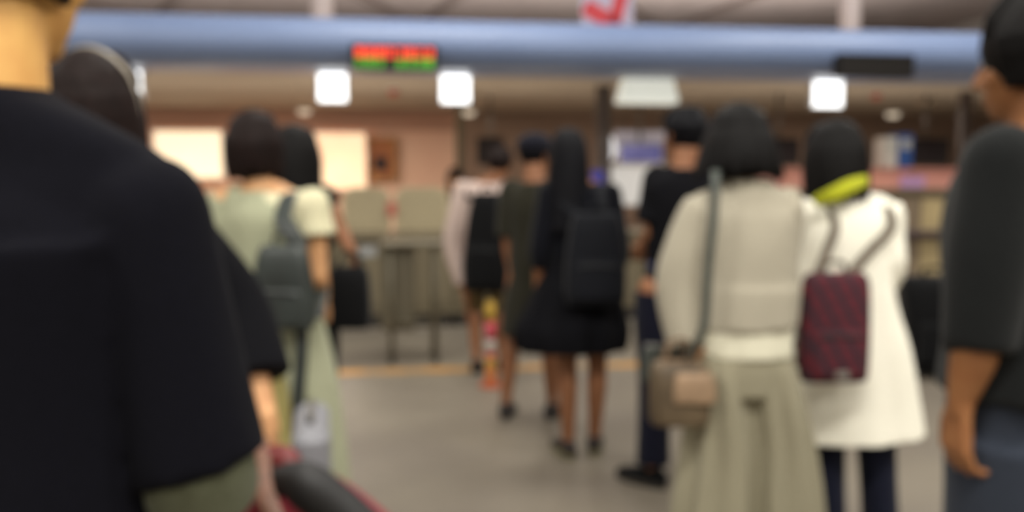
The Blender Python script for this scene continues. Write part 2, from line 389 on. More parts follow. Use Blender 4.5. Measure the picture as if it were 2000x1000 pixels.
# ------------------------------------------------------------------ back wall: light boxes, poster, monitors
def panel_thing(name, p0, y0, p1, y1, v, m, lab, cat, depth=0.05, rim=0.02, rimm=None, group=None, bev=0.0, pn='panel'):
    w_, h_ = size(p0, y0, p1, y1, v); t = thing_at(name, (p0 + p1) / 2, (y0 + y1) / 2, v, lab, cat, group)
    obj(pn, Vol().box((0, 0, 0), (w_ / 2 - rim, depth * 0.8, h_ / 2 - rim), None, bev), m, t, bev > 0)
    fr = Vol()
    for sz in (-1, 1): fr.box((0, 0, sz * (h_ / 2 - rim / 2)), (w_ / 2, depth, rim / 2))
    for sx in (-1, 1): fr.box((sx * (w_ / 2 - rim / 2), 0, 0), (rim / 2, depth, h_ / 2 - rim))
    obj('frame', fr, rimm or m_white, t, False); return t
m_lb1 = mat('backlit_cream', (255, 240, 205), (255, 228, 196), rough=0.6, scale=1.6, emis=0.95)
m_lb2 = mat('backlit_peach', (255, 226, 188), (255, 212, 174), rough=0.6, scale=1.8, emis=0.72)
panel_thing('light_box', 300, 254, 440, 350, 12.72, m_lb1, 'bright cream backlit panel on the wall left of the brown bob', 'light box', 0.07)
panel_thing('light_box', 606, 258, 718, 372, 12.72, m_lb2, 'glowing peach backlit panel on the wall right of the black-haired woman', 'light box', 0.07)
w_, h_ = size(718, 268, 776, 350, 12.7); t = panel_thing('poster', 718, 268, 776, 352, 12.8, mat('poster_brown', (176, 118, 68), (150, 84, 56), rough=0.7, scale=3), 'brown and orange framed poster with a dark shape on the salmon wall', 'poster', 0.04, 0.025, mat('poster_frame', (190, 150, 96)))
obj('dark_shape', Vol().tube([(-0.03, -0.035, -h_ * 0.28), (-0.02, -0.035, h_ * 0.05)], [(0.12, 0.006), (0.08, 0.006)], ref=(1, 0, 0), sub=1), mat('poster_dark', (62, 44, 46)), t)
def monitor(p0, y0, p1, y1, v, lab, m=None, body=None, stand=None):
    w_, h_ = size(p0, y0, p1, y1, v); t = thing_at('monitor', (p0 + p1) / 2, (y0 + y1) / 2, v, lab, 'monitor', 'monitors along the counters')
    obj('casing', Vol().box((0, 0.02, 0), (w_ / 2, 0.03, h_ / 2), None, 0.012), body or m_black, t, False)
    obj('screen', Vol().box((0, -0.0115, 0), (w_ / 2 - 0.018, 0.003, h_ / 2 - 0.018)), m or mat('screen_off', (44, 38, 40), rough=0.35, spec=0.3), t, False)
    zc = on((p0 + p1) / 2, (y0 + y1) / 2, v)[1]
    if stand is None:
        obj('mount_arm', Vol().tube([(0, 0.06, 0), (0, 0.06, 2.345 - zc)], 0.018, n=10, ends='flat'), m_hang, t)
    else:
        obj('stand', Vol().tube([(0, 0.06, 0), (0, 0.06, stand - zc + 0.01)], 0.02, n=10, ends='flat'), m_hang, t)
        obj('foot', Vol().box((0, 0.03, stand - zc + 0.008), (0.1, 0.07, 0.008)), m_hang, t, False)
    return t
monitor(932, 268, 984, 322, 10.6, 'dark screen hanging beside the olive post and the staff member')
monitor(1488, 270, 1560, 322, 9.6, "dark screen between the beige-jacketed woman's hair and the white-coated woman's hair")
monitor(1772, 270, 1852, 322, 9.6, 'dark screen right of the blue folder above the pink counter')
m_scr = mat('screen_blue', (72, 70, 128), (120, 118, 166), rough=0.4, scale=7, emis=0.45)
monitor(1208, 278, 1296, 320, 9.4, 'blue lit screen in a white surround by the dark post', m_scr, m_white)
panel_thing('notice_board', 1176, 322, 1300, 402, 9.3, mat('white_notice', (226, 224, 220), (214, 212, 210), rough=0.7, emis=0.35), 'faintly glowing white notice board under the blue lit screen', 'notice board', 0.02, 0.012)  # board material is given a faint glow of its own
nb_ = panel_thing('notice_board', 1200, 255, 1300, 278, 9.53, mat('white_notice2', (206, 200, 214), rough=0.7, emis=0.2), 'narrow pale header board above the blue lit screen', 'notice board', 0.02, 0.008)
for sx in (-0.2, 0.2): obj('hanger', Vol().tube([(sx, 0, 0.06), (sx, 0, 2.345 - nb_.location.z)], 0.006, n=8, ends='flat'), m_hang, nb_)
w_, h_ = size(1178, 262, 1204, 312, 9.25); t = thing_at('round_lamp', 1191, 290, 9.25, 'small round white lit lamp beside the blue lit screen', 'lamp')
obj('globe', Vol().ell((0, 0, 0), (w_ / 2, 0.05, h_ / 2)), mat('globe_glow', (236, 236, 240), rough=0.5, emis=0.9), t)
obj('bracket', Vol().tube([(0, 0.03, 0.05), (0, 0.03, 2.345 - on(1191, 290, 9.25)[1])], 0.01, n=8, ends='flat'), m_hang, t)

# ------------------------------------------------------------------ counters
m_ol = mat('counter_olive', (112, 102, 80), (104, 94, 74), rough=0.55, scale=5, stretch=(1, 1, 0.2))
m_ol2 = mat('counter_olive_light', (178, 164, 132), (170, 156, 126), rough=0.6, scale=5)
m_top = mat('counter_top', (132, 120, 98), rough=0.35)
m_kick = mat('counter_kick', (46, 40, 32), rough=0.7)
m_pink = mat('counter_pink', (224, 158, 138), (214, 150, 140), rough=0.6, scale=3)
m_tau = mat('counter_taupe', (128, 112, 92), (120, 104, 86), rough=0.6, scale=4)
m_kh = mat('counter_khaki', (184, 164, 122), rough=0.6, scale=5)
def counter(u0, u1, v0, lab, kind):
    c = (u0 + u1) / 2; t = empty('check_in_counter', B(c, v0 + 0.35, 0), PHI, label=lab, cat='counter', group='check-in counters')
    h = (u1 - u0) / 2 - 0.004; zt = 0.82 if kind == 'low' else 1.22; body = m_ol if kind == 'low' else m_tau
    obj('plinth', bx(-h + 0.02, h - 0.02, -0.28, 0.3, 0, 0.12), m_kick, t, False)
    obj('cabinet', bx(-h, h, -0.3, 0.32, 0.12, zt), body, t, False)
    n = 2
    for i in range(n):
        a = -h + 2 * h * i / n; obj('front_panel', bx(a + 0.02, a + 2 * h / n - 0.02, -0.318, -0.3, 0.2, zt - 0.06, 0.006), m_kh if (kind == 'high' and i == 1) else body, t, False)
    obj('worktop', bx(-h, h, -0.36, 0.36, zt, zt + 0.035, 0.012), m_top, t, False)
    if kind == 'high':
        obj('pink_fascia', bx(-h, h, -0.2, -0.16, zt + 0.035, zt + 0.22, 0.01), m_pink, t, False)
        obj('lower_shelf', bx(-h + 0.01, h - 0.01, -0.42, -0.318, 0.78, 0.84, 0.01), mat('shelf_plum', (84, 70, 72), rough=0.6), t, False)
        obj('shelf_ledge', bx(-h, h, -0.24, 0.0, zt + 0.22, zt + 0.24, 0.006), m_pink, t, False)
    return t
uL = [on(p, 500, 7.9)[0] for p in (430, 648, 765, 885, 1010)]
for i, lab in enumerate(('dark olive low counter behind the sage-clad woman', 'dark olive low counter left of the striped post with a rounded screen', 'dark olive low counter behind the metal stand', 'dark olive low counter behind the pale-shirted man')):
    counter(uL[i], uL[i + 1], 7.9, lab, 'low')
uR = [uL[-1]] + [on(p, 500, 8.1)[0] for p in (1165, 1340)] + [on(p, 400, 8.1)[0] for p in (1545, 1705, 1895, 2090)]
labs = ('tall taupe counter behind the girl in the flared black skirt', 'tall taupe counter behind the man in the black cap and tee', 'tall taupe counter behind the beige-jacketed woman', 'tall taupe counter behind the white-coated woman', 'tall taupe counter with pink fascia behind the black travel bag', 'tall taupe counter at the far right edge of the photograph')
for i, lab in enumerate(labs): counter(uR[i] + 0.006, uR[i + 1], 8.1, lab, 'high' if i != 0 and i != 1 else 'low')
# rounded screens on the low counters
for (p0, p1, lab) in ((668, 762, 'pale olive rounded screen on the counter, left one of the pair'), (770, 876, 'pale olive rounded screen on the counter, right one of the pair')):
    v = 8.0; u0, z1 = on(p0, 366, v); u1, _ = on(p1, 366, v); hw = (u1 - u0) / 2; z0 = 0.868
    t = empty('counter_screen', B((u0 + u1) / 2, v, z0), PHI, label=lab, cat='screen', group='rounded screens on the counters')
    o = [(-hw + 0.02, 0), (hw - 0.02, 0), (hw, 0.05)]; hh = z1 - z0; rr_ = 0.12
    for a in range(0, 91, 15): o.append((hw - rr_ + rr_ * math.cos(R(a)), hh - rr_ + rr_ * math.sin(R(a))))
    for a in range(90, 181, 15): o.append((-hw + rr_ + rr_ * math.cos(R(a)), hh - rr_ + rr_ * math.sin(R(a))))
    o.append((-hw, 0.05)); pv = Vol(); pv.rings([[(x, y, z) for (x, z) in o] for y in (-0.02, 0.02)]); obj('panel', pv, m_ol2, t, False)
    iv = Vol(); iv.rings([[(x * 0.86, y, 0.03 + z * 0.85) for (x, z) in o] for y in (-0.026, -0.018)]); obj('inset', iv, mat('screen_inset', (168, 155, 124), rough=0.6), t, False)
    obj('foot_bar', Vol().box((0, 0, -0.0), (hw * 0.9, 0.05, 0.012)), m_ol, t, False)
t = thing_at('red_tag', 765, 408, 7.93, 'small dull red tag between the two rounded counter screens', 'tag')
obj('plate', Vol().box((0, 0, 0), (0.045, 0.008, 0.06), None, 0.01), mat('tag_red', (186, 110, 92)), t, False); obj('clip', Vol().box((0, 0.02, 0.05), (0.015, 0.02, 0.02)), m_hang, t, False)
# metal stand in front of the counters
d = 6.45; p = at(800, 719, d); t = empty('metal_stand', (p.x, p.y, 0), PHI, label='olive grey metal stand with a slim cabinet on thin legs at the yellow line', cat='stand')
m_st = mat('stand_metal', (104, 97, 80), (96, 90, 74), rough=0.5, metal=0.2, scale=12)
zs = 0.88
for (x, y) in ((-0.13, -0.12), (0.19, -0.12), (-0.13, 0.16), (0.19, 0.16)):
    obj('leg', Vol().tube([(x, y, 0.012), (x, y, zs)], 0.02, n=12, ends='flat'), m_st, t)
obj('cabinet', Vol().box((-0.08, 0.02, 0.55), (0.125, 0.1, 0.32), None, 0.015), m_st, t, False)
obj('top_plate', Vol().box((0.03, 0.02, zs), (0.23, 0.2, 0.015), None, 0.01), mat('stand_top', (120, 112, 92), rough=0.4), t, False)
obj('rail', Vol().tube([(-0.13, -0.12, 0.3), (0.19, -0.12, 0.3)], 0.012, n=8, ref=(0, 0, 1), ends='flat'), m_st, t)
for (x, y) in ((-0.13, -0.12), (0.19, -0.12), (-0.13, 0.16), (0.19, 0.16)): obj('foot', Vol().tube([(x, y, 0.0), (x, y, 0.014)], 0.032, n=12, ends='flat'), m_kick, t)

# banded post
p = at(958, 760, 5.6); t = empty('banded_post', (p.x, p.y, 0), 0, label='short slim post banded yellow, pink, white and orange beside bare legs', cat='post')
obj('base', Vol().tube([(0, 0, 0), (0, 0, 0.025)], [0.075, 0.06], n=20, ends='flat'), mat('post_base', (190, 96, 60)), t)
z = 0.02
for (c, hgt) in (((206, 122, 60), 0.1), ((200, 150, 60), 0.07), ((206, 70, 66), 0.04), ((196, 186, 176), 0.08), ((206, 76, 92), 0.12), ((196, 158, 60), 0.12)):
    o = obj('band', Vol().tube([(0, 0, z), (0, 0, z + hgt)], 0.032, n=16, ends='flat'), mat('band_%d_%d' % (c[0], c[1]), c), t); z += hgt
obj('cap', Vol().ell((0, 0, z), (0.033, 0.033, 0.02)), mat('post_cap', (150, 120, 50)), t)

# things standing on the right counters
def folder(p0, y0, p1, y1, v, m, lab):
    w_, h_ = size(p0, y0, p1, y1, v); zb = 1.22 + 0.24; u, z = on((p0 + p1) / 2, y1, v); zb = 1.461; z1 = on((p0 + p1) / 2, y0, v)[1]
    t = empty('folder', B(u, v, zb), PHI, label=lab, cat='folder', group='folders standing on the pink counter'); h_ = (z1 - zb)
    obj('cover', Vol().box((0, 0.05, h_ / 2), (w_ / 2, 0.1, h_ / 2), None, 0.012), m, t, False)
    obj('spine_label', Vol().box((0, -0.052, h_ * 0.7), (w_ * 0.3, 0.003, h_ * 0.14)), mat('paper_label', (210, 208, 200)), t, False); return t
folder(1722, 268, 1746, 330, 8.31, mat('folder_white', (232, 224, 214)), 'white upright folder standing on the pink counter')
folder(1750, 262, 1775, 330, 8.31, mat('folder_blue', (58, 96, 168)), 'blue upright folder standing on the pink counter')
w_, h_ = size(1756, 344, 1802, 362, 8.22); t = thing_at('lilac_leaflet', 1782, 355, 8.22, 'lilac leaflet hung on the pink counter fascia', 'leaflet')
obj('sheet', Vol().box((0, 0, 0), (w_ / 2, 0.004, h_ / 2 + 0.01)), mat('lilac_paper', (206, 160, 208)), t, False); obj('clip', Vol().box((0, 0.0, h_ / 2 + 0.01), (0.02, 0.01, 0.01)), m_hang, t, False)
t = thing_at('desk_stand', 1167, 344, 7.95, 'deep blue sign stand on the counter by the dark post', 'sign stand')
t.location.z = 1.27 - 0.39; zc = 0.0
obj('blue_panel', Vol().box((0, 0, 0.46), (0.06, 0.012, 0.09), None, 0.01), mat('blue_panel', (56, 56, 150)), t, False)
obj('stem', Vol().tube([(0, 0, 0.0), (0, 0, 0.38)], 0.01, n=8, ends='flat'), m_hang, t); obj('base', Vol().box((0, 0, 0.0), (0.07, 0.05, 0.012)), m_hang, t, False)

# ------------------------------------------------------------------ people
def nrm(a): a = V(a); return a.normalized()
class Person:
    def __init__(s, name_label, x, y, yaw, H, fem, skin, group=None):
        s.x, s.y, s.yaw, s.H, s.fem = x, y, yaw, H, fem; s.s = H / 1.7; s.skin = skin
        s.root = empty('person', (x, y, 0), yaw, label=name_label, cat='person', group='people queueing at the counters' if group is None else group)
        k = s.s; sh = (0.158 if fem else 0.182) * k
        s.sh = {-1: V((-sh, 0, 0.808 * H)), 1: V((sh, 0, 0.808 * H))}
        s.el = {d: V((d * (sh + 0.045 * k), -0.02, 0.63 * H)) for d in (-1, 1)}
        s.wr = {d: V((d * (sh + 0.05 * k), 0.05, 0.49 * H)) for d in (-1, 1)}
        s.hand = {d: (V((0, 0.12, -1)), V((-d, 0, 0)), V((0, 1, 0.1)), 22) for d in (-1, 1)}
        s.hip = {d: V((d * 0.09 * k, 0, 0.52 * H)) for d in (-1, 1)}
        s.kn = {d: V((d * 0.095 * k, 0.01, 0.285 * H)) for d in (-1, 1)}
        s.an = {d: V((d * 0.1 * k, -0.02, 0.05 * H)) for d in (-1, 1)}
        s.fdir = {d: V((d * 0.15, 1, 0)) for d in (-1, 1)}
        s.hc = V((0, 0.012, 0.928 * H)); s.hyaw = 0; s.hpit = 0; s.lean = 0; s.narrow = 1.0
    def loc(s, p):
        """world -> person frame"""
        q = V(p) - V((s.x, s.y, 0)); c, n = math.cos(-s.yaw), math.sin(-s.yaw); return V((q.x * c - q.y * n, q.x * n + q.y * c, q.z))
    def px(s, px, py, d): return s.loc(at(px, py, d))
    def HM(s): return Matrix.Rotation(s.hyaw, 3, 'Z') @ Matrix.Rotation(s.hpit, 3, 'X')
    def hp(s, q): return s.hc + s.HM() @ (V(q) * s.s)
    def _hand(s, v, w_, d, n, t, curl):
        k = s.s * (0.94 if s.fem else 1.02); d = nrm(d); t = V(t) - d * V(t).dot(d); t.normalize(); n = V(n) - d * V(n).dot(d) - t * V(n).dot(t); n.normalize()
        v.tube([w_ - d * 0.03, w_ + d * 0.012], [(0.026 * k, 0.02 * k)] * 2, ref=t)
        for o in (0.027, 0.009, -0.009, -0.026): v.tube([w_ + t * o * 0.55 * k, w_ + d * 0.085 * k + t * o * k], [0.012 * k, 0.0115 * k], n=8)
        v.ell(w_ + d * 0.035 * k + t * 0.018 * k + n * 0.008, (0.018 * k, 0.018 * k, 0.03 * k), Matrix((t, n, d)).transposed())
        for i, (o, L) in enumerate(((0.03, 0.9), (0.0105, 1.0), (-0.0105, 0.94), (-0.03, 0.74))):
            p = w_ + d * (0.085 - abs(i - 1.2) * 0.002) * k + t * o * k; dd = nrm(d + t * (o * 2.6)); ax = t
            r0 = 0.0084 * k
            for j, l in enumerate((0.043, 0.027, 0.021)):
                dd = Quaternion(ax, R(curl * (0.7 + 0.5 * j)) * (1 if (Quaternion(ax, 0.1) @ dd).dot(n) > dd.dot(n) else -1)) @ dd
                q = p + dd * l * L * k; v.tube([p, q], [r0, r0 * 0.93], n=8); p = q; r0 *= 0.93
        p = w_ + d * 0.022 * k + t * 0.026 * k; dd = nrm(d * 0.8 + t * 0.62 + n * 0.25)
        for l, r0 in ((0.042, 0.012), (0.032, 0.0098), (0.026, 0.009)):
            q = p + dd * l * k; v.tube([p, q], [r0 * k, r0 * 0.92 * k], n=8); p = q; dd = nrm(dd + d * 0.35 + n * 0.15)
    def body(s, voxel=0.008):
        v = Vol(); H, k = s.H, s.s; f = s.fem; m = s.skin
        if f: T = [(.455, .10, .085), (.50, .158, .112), (.53, .164, .115), (.58, .146, .104), (.63, .122, .09), (.68, .13, .096), (.735, .148, .108), (.785, .152, .095), (.812, .125, .078), (.83, .075, .06)]
        else: T = [(.455, .10, .085), (.50, .15, .108), (.53, .152, .11), (.58, .145, .106), (.63, .14, .102), (.68, .148, .108), (.74, .168, .115), (.79, .172, .1), (.815, .14, .082), (.835, .085, .066)]
        v.loft([(0, s.lean * (z - .5), z * H, a * k * s.narrow, b * k) for z, a, b in [(z if z < .75 else z + (s.sh[1].z / H - .808) * min(1, (z - .74) / .05), a, b) for z, a, b in T]], n=28)
        nr = (0.052 if f else 0.062) * k
        v.tube([V((0, -0.01, 0.80 * H)), s.hp((0, -0.02, -0.06))], [nr * 1.08, nr], n=18)
        zb_ = (s.sh[1].z + s.sh[-1].z) / 2
        v.tube([s.sh[-1] * 0.8 + V((0, 0, s.sh[-1].z * 0.2)), V((0, -0.01, zb_ + 0.03 * H)), s.sh[1] * 0.8 + V((0, 0, s.sh[1].z * 0.2))], [0.033 * k, 0.042 * k, 0.033 * k], n=12, ref=(0, 0, 1), sub=3)
        M = s.HM(); hs = 0.96 if f else 1.0
        E = lambda c, r: v.ell(s.hp(c), tuple(q * k * hs for q in r), M)
        E((0, -0.012, 0.02), (0.077, 0.094, 0.09)); E((0, 0.022, -0.035), (0.064, 0.07, 0.082)); E((0, 0.05, -0.085), (0.036, 0.034, 0.026))
        v.tube([s.hp((0, 0.088, 0.006)), s.hp((0, 0.106, -0.03))], [0.009 * k, 0.0125 * k], n=10)
        E((-0.012, 0.094, -0.034), (0.009, 0.009, 0.008)); E((0.012, 0.094, -0.034), (0.009, 0.009, 0.008))
        v.tube([s.hp((-0.02, 0.084, -0.061)), s.hp((0, 0.091, -0.060)), s.hp((0.02, 0.084, -0.061))], [0.004 * k, 0.0062 * k, 0.004 * k], n=8, ref=(0, 0, 1))
        v.tube([s.hp((-0.016, 0.084, -0.07)), s.hp((0, 0.09, -0.071)), s.hp((0.016, 0.084, -0.07))], [0.004 * k, 0.007 * k, 0.004 * k], n=8, ref=(0, 0, 1))
        v.tube([s.hp((-0.045, 0.066, 0.022)), s.hp((0, 0.084, 0.024)), s.hp((0.045, 0.066, 0.022))], [0.007 * k, 0.009 * k, 0.007 * k], n=8, ref=(0, 0, 1))
        for d in (-1, 1):
            E((d * 0.046, 0.05, -0.028), (0.022, 0.024, 0.024))
            v.tube([s.hp((d * 0.074, -0.006, 0.016)), s.hp((d * 0.086, -0.018, 0.02)), s.hp((d * 0.089, -0.022, 0.0)), s.hp((d * 0.082, -0.008, -0.026)), s.hp((d * 0.074, 0.0, -0.03))], [0.007 * k, 0.0075 * k, 0.008 * k, 0.0085 * k, 0.006 * k], n=8, sub=2)
            E((d * 0.077, -0.008, -0.005), (0.008, 0.014, 0.02))
            th = (0.05 if f else 0.057) * k
            a, e, w_ = s.sh[d], s.el[d], s.wr[d]
            v.tube([V((d * 0.09 * k, 0, a.z - 0.02 * H)), a], [0.058 * k, th], n=16)
            v.tube([a, a.lerp(e, 0.4), e], [th, 0.044 * k * (0.9 if f else 1.08), 0.034 * k], n=16, sub=3)
            v.tube([e, e.lerp(w_, 0.3), w_], [0.034 * k, 0.037 * k * (0.9 if f else 1.05), 0.023 * k], n=16, sub=3)
            s._hand(v, w_, *s.hand[d])
            hp_, kn, an = s.hip[d], s.kn[d], s.an[d]
            v.tube([hp_, hp_.lerp(kn, 0.35), kn], [0.082 * k, 0.078 * k, 0.052 * k], n=20, sub=3)
            v.tube([kn, kn.lerp(an, 0.3) + V((0, -0.012, 0)), an], [0.05 * k, 0.053 * k, 0.031 * k], n=20, sub=3)
            fd = nrm(s.fdir[d]); h0 = V((an.x, an.y, 0.035 * k + an.z - 0.05 * H))
            v.tube([h0 - fd * 0.03 * k, h0 + fd * 0.06 * k, h0 + fd * 0.15 * k - V((0, 0, 0.008))], [(0.03 * k, 0.03 * k), (0.038 * k, 0.03 * k), (0.038 * k, 0.018 * k)], ref=fd.cross(V((0, 0, 1))), sub=3)
        o = obj('body', fused(v, voxel, 2), m, s.root)
        for d in (-1, 1):
            e = obj('eye', Vol().ell(s.hp((d * 0.031, 0.0745, 0.002)), (0.0115 * k, 0.0095 * k, 0.0075 * k), M), mat('eye_white', (232, 228, 222), rough=0.2), s.root)
            obj('pupil', Vol().ell(s.hp((d * 0.031, 0.0825, 0.002)), (0.0055 * k, 0.003 * k, 0.0055 * k), M), mat('eye_dark', (34, 22, 16), rough=0.15), e)
            obj('eyebrow', Vol().tube([s.hp((d * 0.014, 0.0865, 0.022)), s.hp((d * 0.032, 0.083, 0.028)), s.hp((d * 0.05, 0.068, 0.022))], [0.003 * k, 0.0036 * k, 0.002 * k], n=8, ref=(0, 0, 1), sub=2), mat('eyebrow_dark', (30, 24, 22)), s.root)
        return o
    def part(s, name, vol, m, voxel=0.008, it=3, wr=0.0, seed=0, wf=(14, 14, 4), parent=None):
        return obj(name, fused(vol, voxel, it, wr, wf, seed), m, parent or s.root)
    # ---- hair
    def hair(s, m, length, spread=1.0, width=1.0, volume=0.0, ang=112, cut=0.0, voxel=0.005, name='hair', parting=0.0, flare=0.0):
        """length: how far the locks hang below the head centre (m), flare widens them downwards"""
        v = Vol(); k = s.s; M = s.HM(); g = volume
        v.ell(s.hp((0, -0.02, 0.03)), ((0.086 + g) * k, (0.1 + g) * k, (0.094 + g) * k), M)
        if length > 0.05:
            n = 34
            for i in range(n):
                a = R(-ang + 2 * ang * i / (n - 1)); sx, cy = math.sin(a), -math.cos(a)
                r0x, r0y = (0.078 + g) * width, (0.09 + g)
                rnd = 0.012 * math.sin(i * 2.3) + 0.006 * math.sin(i * 5.1); ln = length * (1 - cut * (1 - abs(a) / R(ang)) if cut >= 0 else 1 + cut * abs(a) / R(ang)) + rnd
                pts = [(sx * 0.045, cy * 0.05 - 0.015, 0.1 + g * 0.7), (sx * r0x, cy * r0y - 0.02, 0.03), (sx * (r0x * spread + flare * 0.4), cy * (r0y * spread + flare * 0.3) - 0.02, -ln * 0.5), (sx * (r0x * spread + flare), cy * (r0y * spread + flare * 0.5) - 0.018, -ln)]
                v.tube([s.hp(p) for p in pts], [0.012 * k, 0.016 * k, 0.016 * k, 0.007 * k], n=8, sub=3)
            # fill under the locks
            for q in np.linspace(0.15, 0.88, 5):
                v.ell(s.hp((0, -0.045 - 0.0 * q, 0.02 - length * q)), ((0.062 + g) * width * spread * k + flare * q * 0.7, (0.05 + g) * k, 0.05 * k), M)
        else:
            n = 46
            for i in range(n):                                     # short tufts, neat at the nape
                a = R(-ang + 2 * ang * i / (n - 1)); sx, cy = math.sin(a), -math.cos(a); e = 0.006 * math.sin(i * 2.9)
                v.tube([s.hp((sx * 0.05, cy * 0.06 - 0.015, 0.1 + g + e)), s.hp((sx * (0.08 + g), cy * (0.095 + g) - 0.018, 0.035)), s.hp((sx * (0.074 + g * 0.5), cy * 0.088 - 0.012, -length + e))], [0.012 * k, 0.013 * k, 0.005 * k], n=8, sub=3)
        for i in range(9):                                         # fringe / front tufts
            x = (i - 4) / 4; v.tube([s.hp((x * 0.05, 0.02, 0.108 + g * 0.6)), s.hp((x * 0.066, 0.068 - abs(x) * 0.02, 0.078)), s.hp((x * 0.07 + parting * 0.01, 0.082 - abs(x) * 0.022, 0.046 - 0.006 * math.sin(i * 3)))], [0.013 * k, 0.013 * k, 0.005 * k], n=8, sub=2)
        return s.part(name, v, m, voxel, 1, 0.0025, 3, (60, 60, 8))
    # ---- clothes
    def top(s, m, hem=0.5, ease=0.016, sleeve=0.5, sr=0.014, flareh=0.0, neck=0.07, name='shirt', voxel=0.008, wr=0.004, seed=0, sw=None, fold=0.02, extra=None, sides=(-1, 1)):
        """hem: fraction of height; sleeve: 0..1 shoulder->elbow, 1..2 elbow->wrist"""
        v = Vol(); H, k = s.H, s.s; f = s.fem; e = ease
        T = ([(.50, .158, .112), (.53, .164, .115), (.58, .15, .108), (.63, .136, .1), (.68, .138, .102), (.735, .15, .11), (.785, .156, .098), (.812, .128, .082), (.834, .066, .058)] if f else
             [(.50, .15, .108), (.53, .152, .11), (.58, .152, .11), (.63, .152, .108), (.68, .156, .112), (.74, .17, .118), (.79, .178, .104), (.817, .14, .086), (.838, .074, .066)])
        S_ = [(0, s.lean * (z - .5), z * H, a * k * s.narrow + e, b * k + e, 0, 0.3 + 0.7 * max(0, (.8 - z) / .3)) for z, a, b in [(z if z < .75 else z + (s.sh[1].z / H - .808) * min(1, (z - .74) / .05), a, b) for z, a, b in T] if z > hem + 0.015]
        q = (hem - 0.5); a0 = T[0]
        lowr = [(0, s.lean * (hem - .5), hem * H, (max(S_[0][3], 0.15 * k) if hem > 0.5 else a0[1] * k + e) + flareh, (S_[0][4] if hem > 0.5 else a0[2] * k + e) + flareh * 0.8, 0, 1.3)]
        if hem < 0.44: lowr.append((0, s.lean * -.0, (hem + 0.53) / 2 * H, a0[1] * k + e + flareh * 0.55, a0[2] * k + e + flareh * 0.45, 0, 1.1))
        v.loft(lowr + S_, n=48, fold=fold, nf=7, ph=seed)
        for d in sides:
            a, el, w_ = s.sh[d], s.el[d], s.wr[d]; th = (0.05 if f else 0.057) * k
            v.tube([V((d * 0.09 * k, 0, a.z - 0.02 * H)), a], [0.06 * k + sr * 0.8, th + sr * 0.8], n=16)
            v.tube([V((d * 0.055 * k, -0.008, (a.z + 0.006 * H))), a * 0.85 + V((0, 0, a.z * 0.15))], [0.05 * k + ease * .4, 0.042 * k + ease * .6], n=14, ref=(0, 0, 1))
            if sleeve <= 1: pts = [a, a.lerp(el, sleeve * 0.5), a.lerp(el, sleeve)]; rad = [th + sr * 0.8, th + sr, th + (sw if sw is not None else sr)]
            else: pts = [a, a.lerp(el, 0.5), el, el.lerp(w_, (sleeve - 1))]; rad = [th + sr * 0.8, th + sr, 0.045 * k + sr, 0.03 * k + (sw if sw is not None else sr)]
            if sleeve > 0: v.tube(pts, rad, n=20, ends='flat', sub=4)
        if extra: extra(v)
        return s.part(name, v, m, voxel, 4, wr, seed)
    def trousers(s, m, waist=0.6, hem=0.06, ease=0.012, cuff=0.05, voxel=0.008, wr=0.004, seed=0, kneer=None, name='trousers'):
        v = Vol(); H, k = s.H, s.s
        hw = 0.164 if s.fem else 0.152
        v.loft([(0, 0, .45 * H, 0.11 * k + ease, 0.09 * k + ease), (0, 0, .5 * H, hw * k + ease, 0.112 * k + ease), (0, 0, .54 * H, hw * k + ease, .114 * k + ease), (0, 0, waist * H, 0.145 * k + ease * 0.8, .104 * k + ease * 0.8)], n=36)
        for d in (-1, 1):
            h, kn, an = s.hip[d], s.kn[d], s.an[d].copy(); e = kn.lerp(an, (kn.z - hem * H) / (kn.z - an.z))
            v.tube([h, h.lerp(kn, 0.4), kn, kn.lerp(e, 0.5), e], [0.084 * k + ease, 0.08 * k + ease, (kneer or 0.06 * k) + ease, ((kneer or 0.055 * k) + cuff) / 2 + ease, cuff + ease], n=24, ends='flat', sub=4)
        return s.part(name, v, m, voxel, 3, wr, seed)
    def shoes(s, m, sole=None, low=True):
        k = s.s
        for d in (-1, 1):
            an = s.an[d]; fd = nrm(s.fdir[d]); side = fd.cross(V((0, 0, 1))); zb = an.z - 0.05 * s.H; h0 = V((an.x, an.y, zb + 0.045 * k)); v = Vol()
            v.tube([h0 - fd * 0.045 * k, h0 + fd * 0.04 * k, h0 + fd * 0.12 * k - V((0, 0, 0.008)), h0 + fd * 0.175 * k - V((0, 0, 0.014))], [(0.036 * k, 0.034 * k), (0.042 * k, 0.036 * k), (0.047 * k, 0.028 * k), (0.036 * k, 0.02 * k)], ref=side, sub=3, n=18)
            v.tube([h0 - fd * 0.02, V((an.x, an.y, zb + (0.075 if low else 0.13) * k))], [0.04 * k, 0.042 * k], n=16, ends='flat')
            sh = obj('shoe', fused(v, 0.005, 2), m, s.root)
            sv = Vol(); o = []
            for q in range(24):
                a = 2 * math.pi * q / 24; o.append((math.cos(a), math.sin(a)))
            sv.rings([[V((an.x, an.y, zb + z)) + fd * (0.065 + c * 0.138) * k + side * (n_ * (0.043 + 0.006 * c)) * k for c, n_ in o] for z in (0.001, 0.022)])
            obj('sole', sv, sole or m_kick, sh)

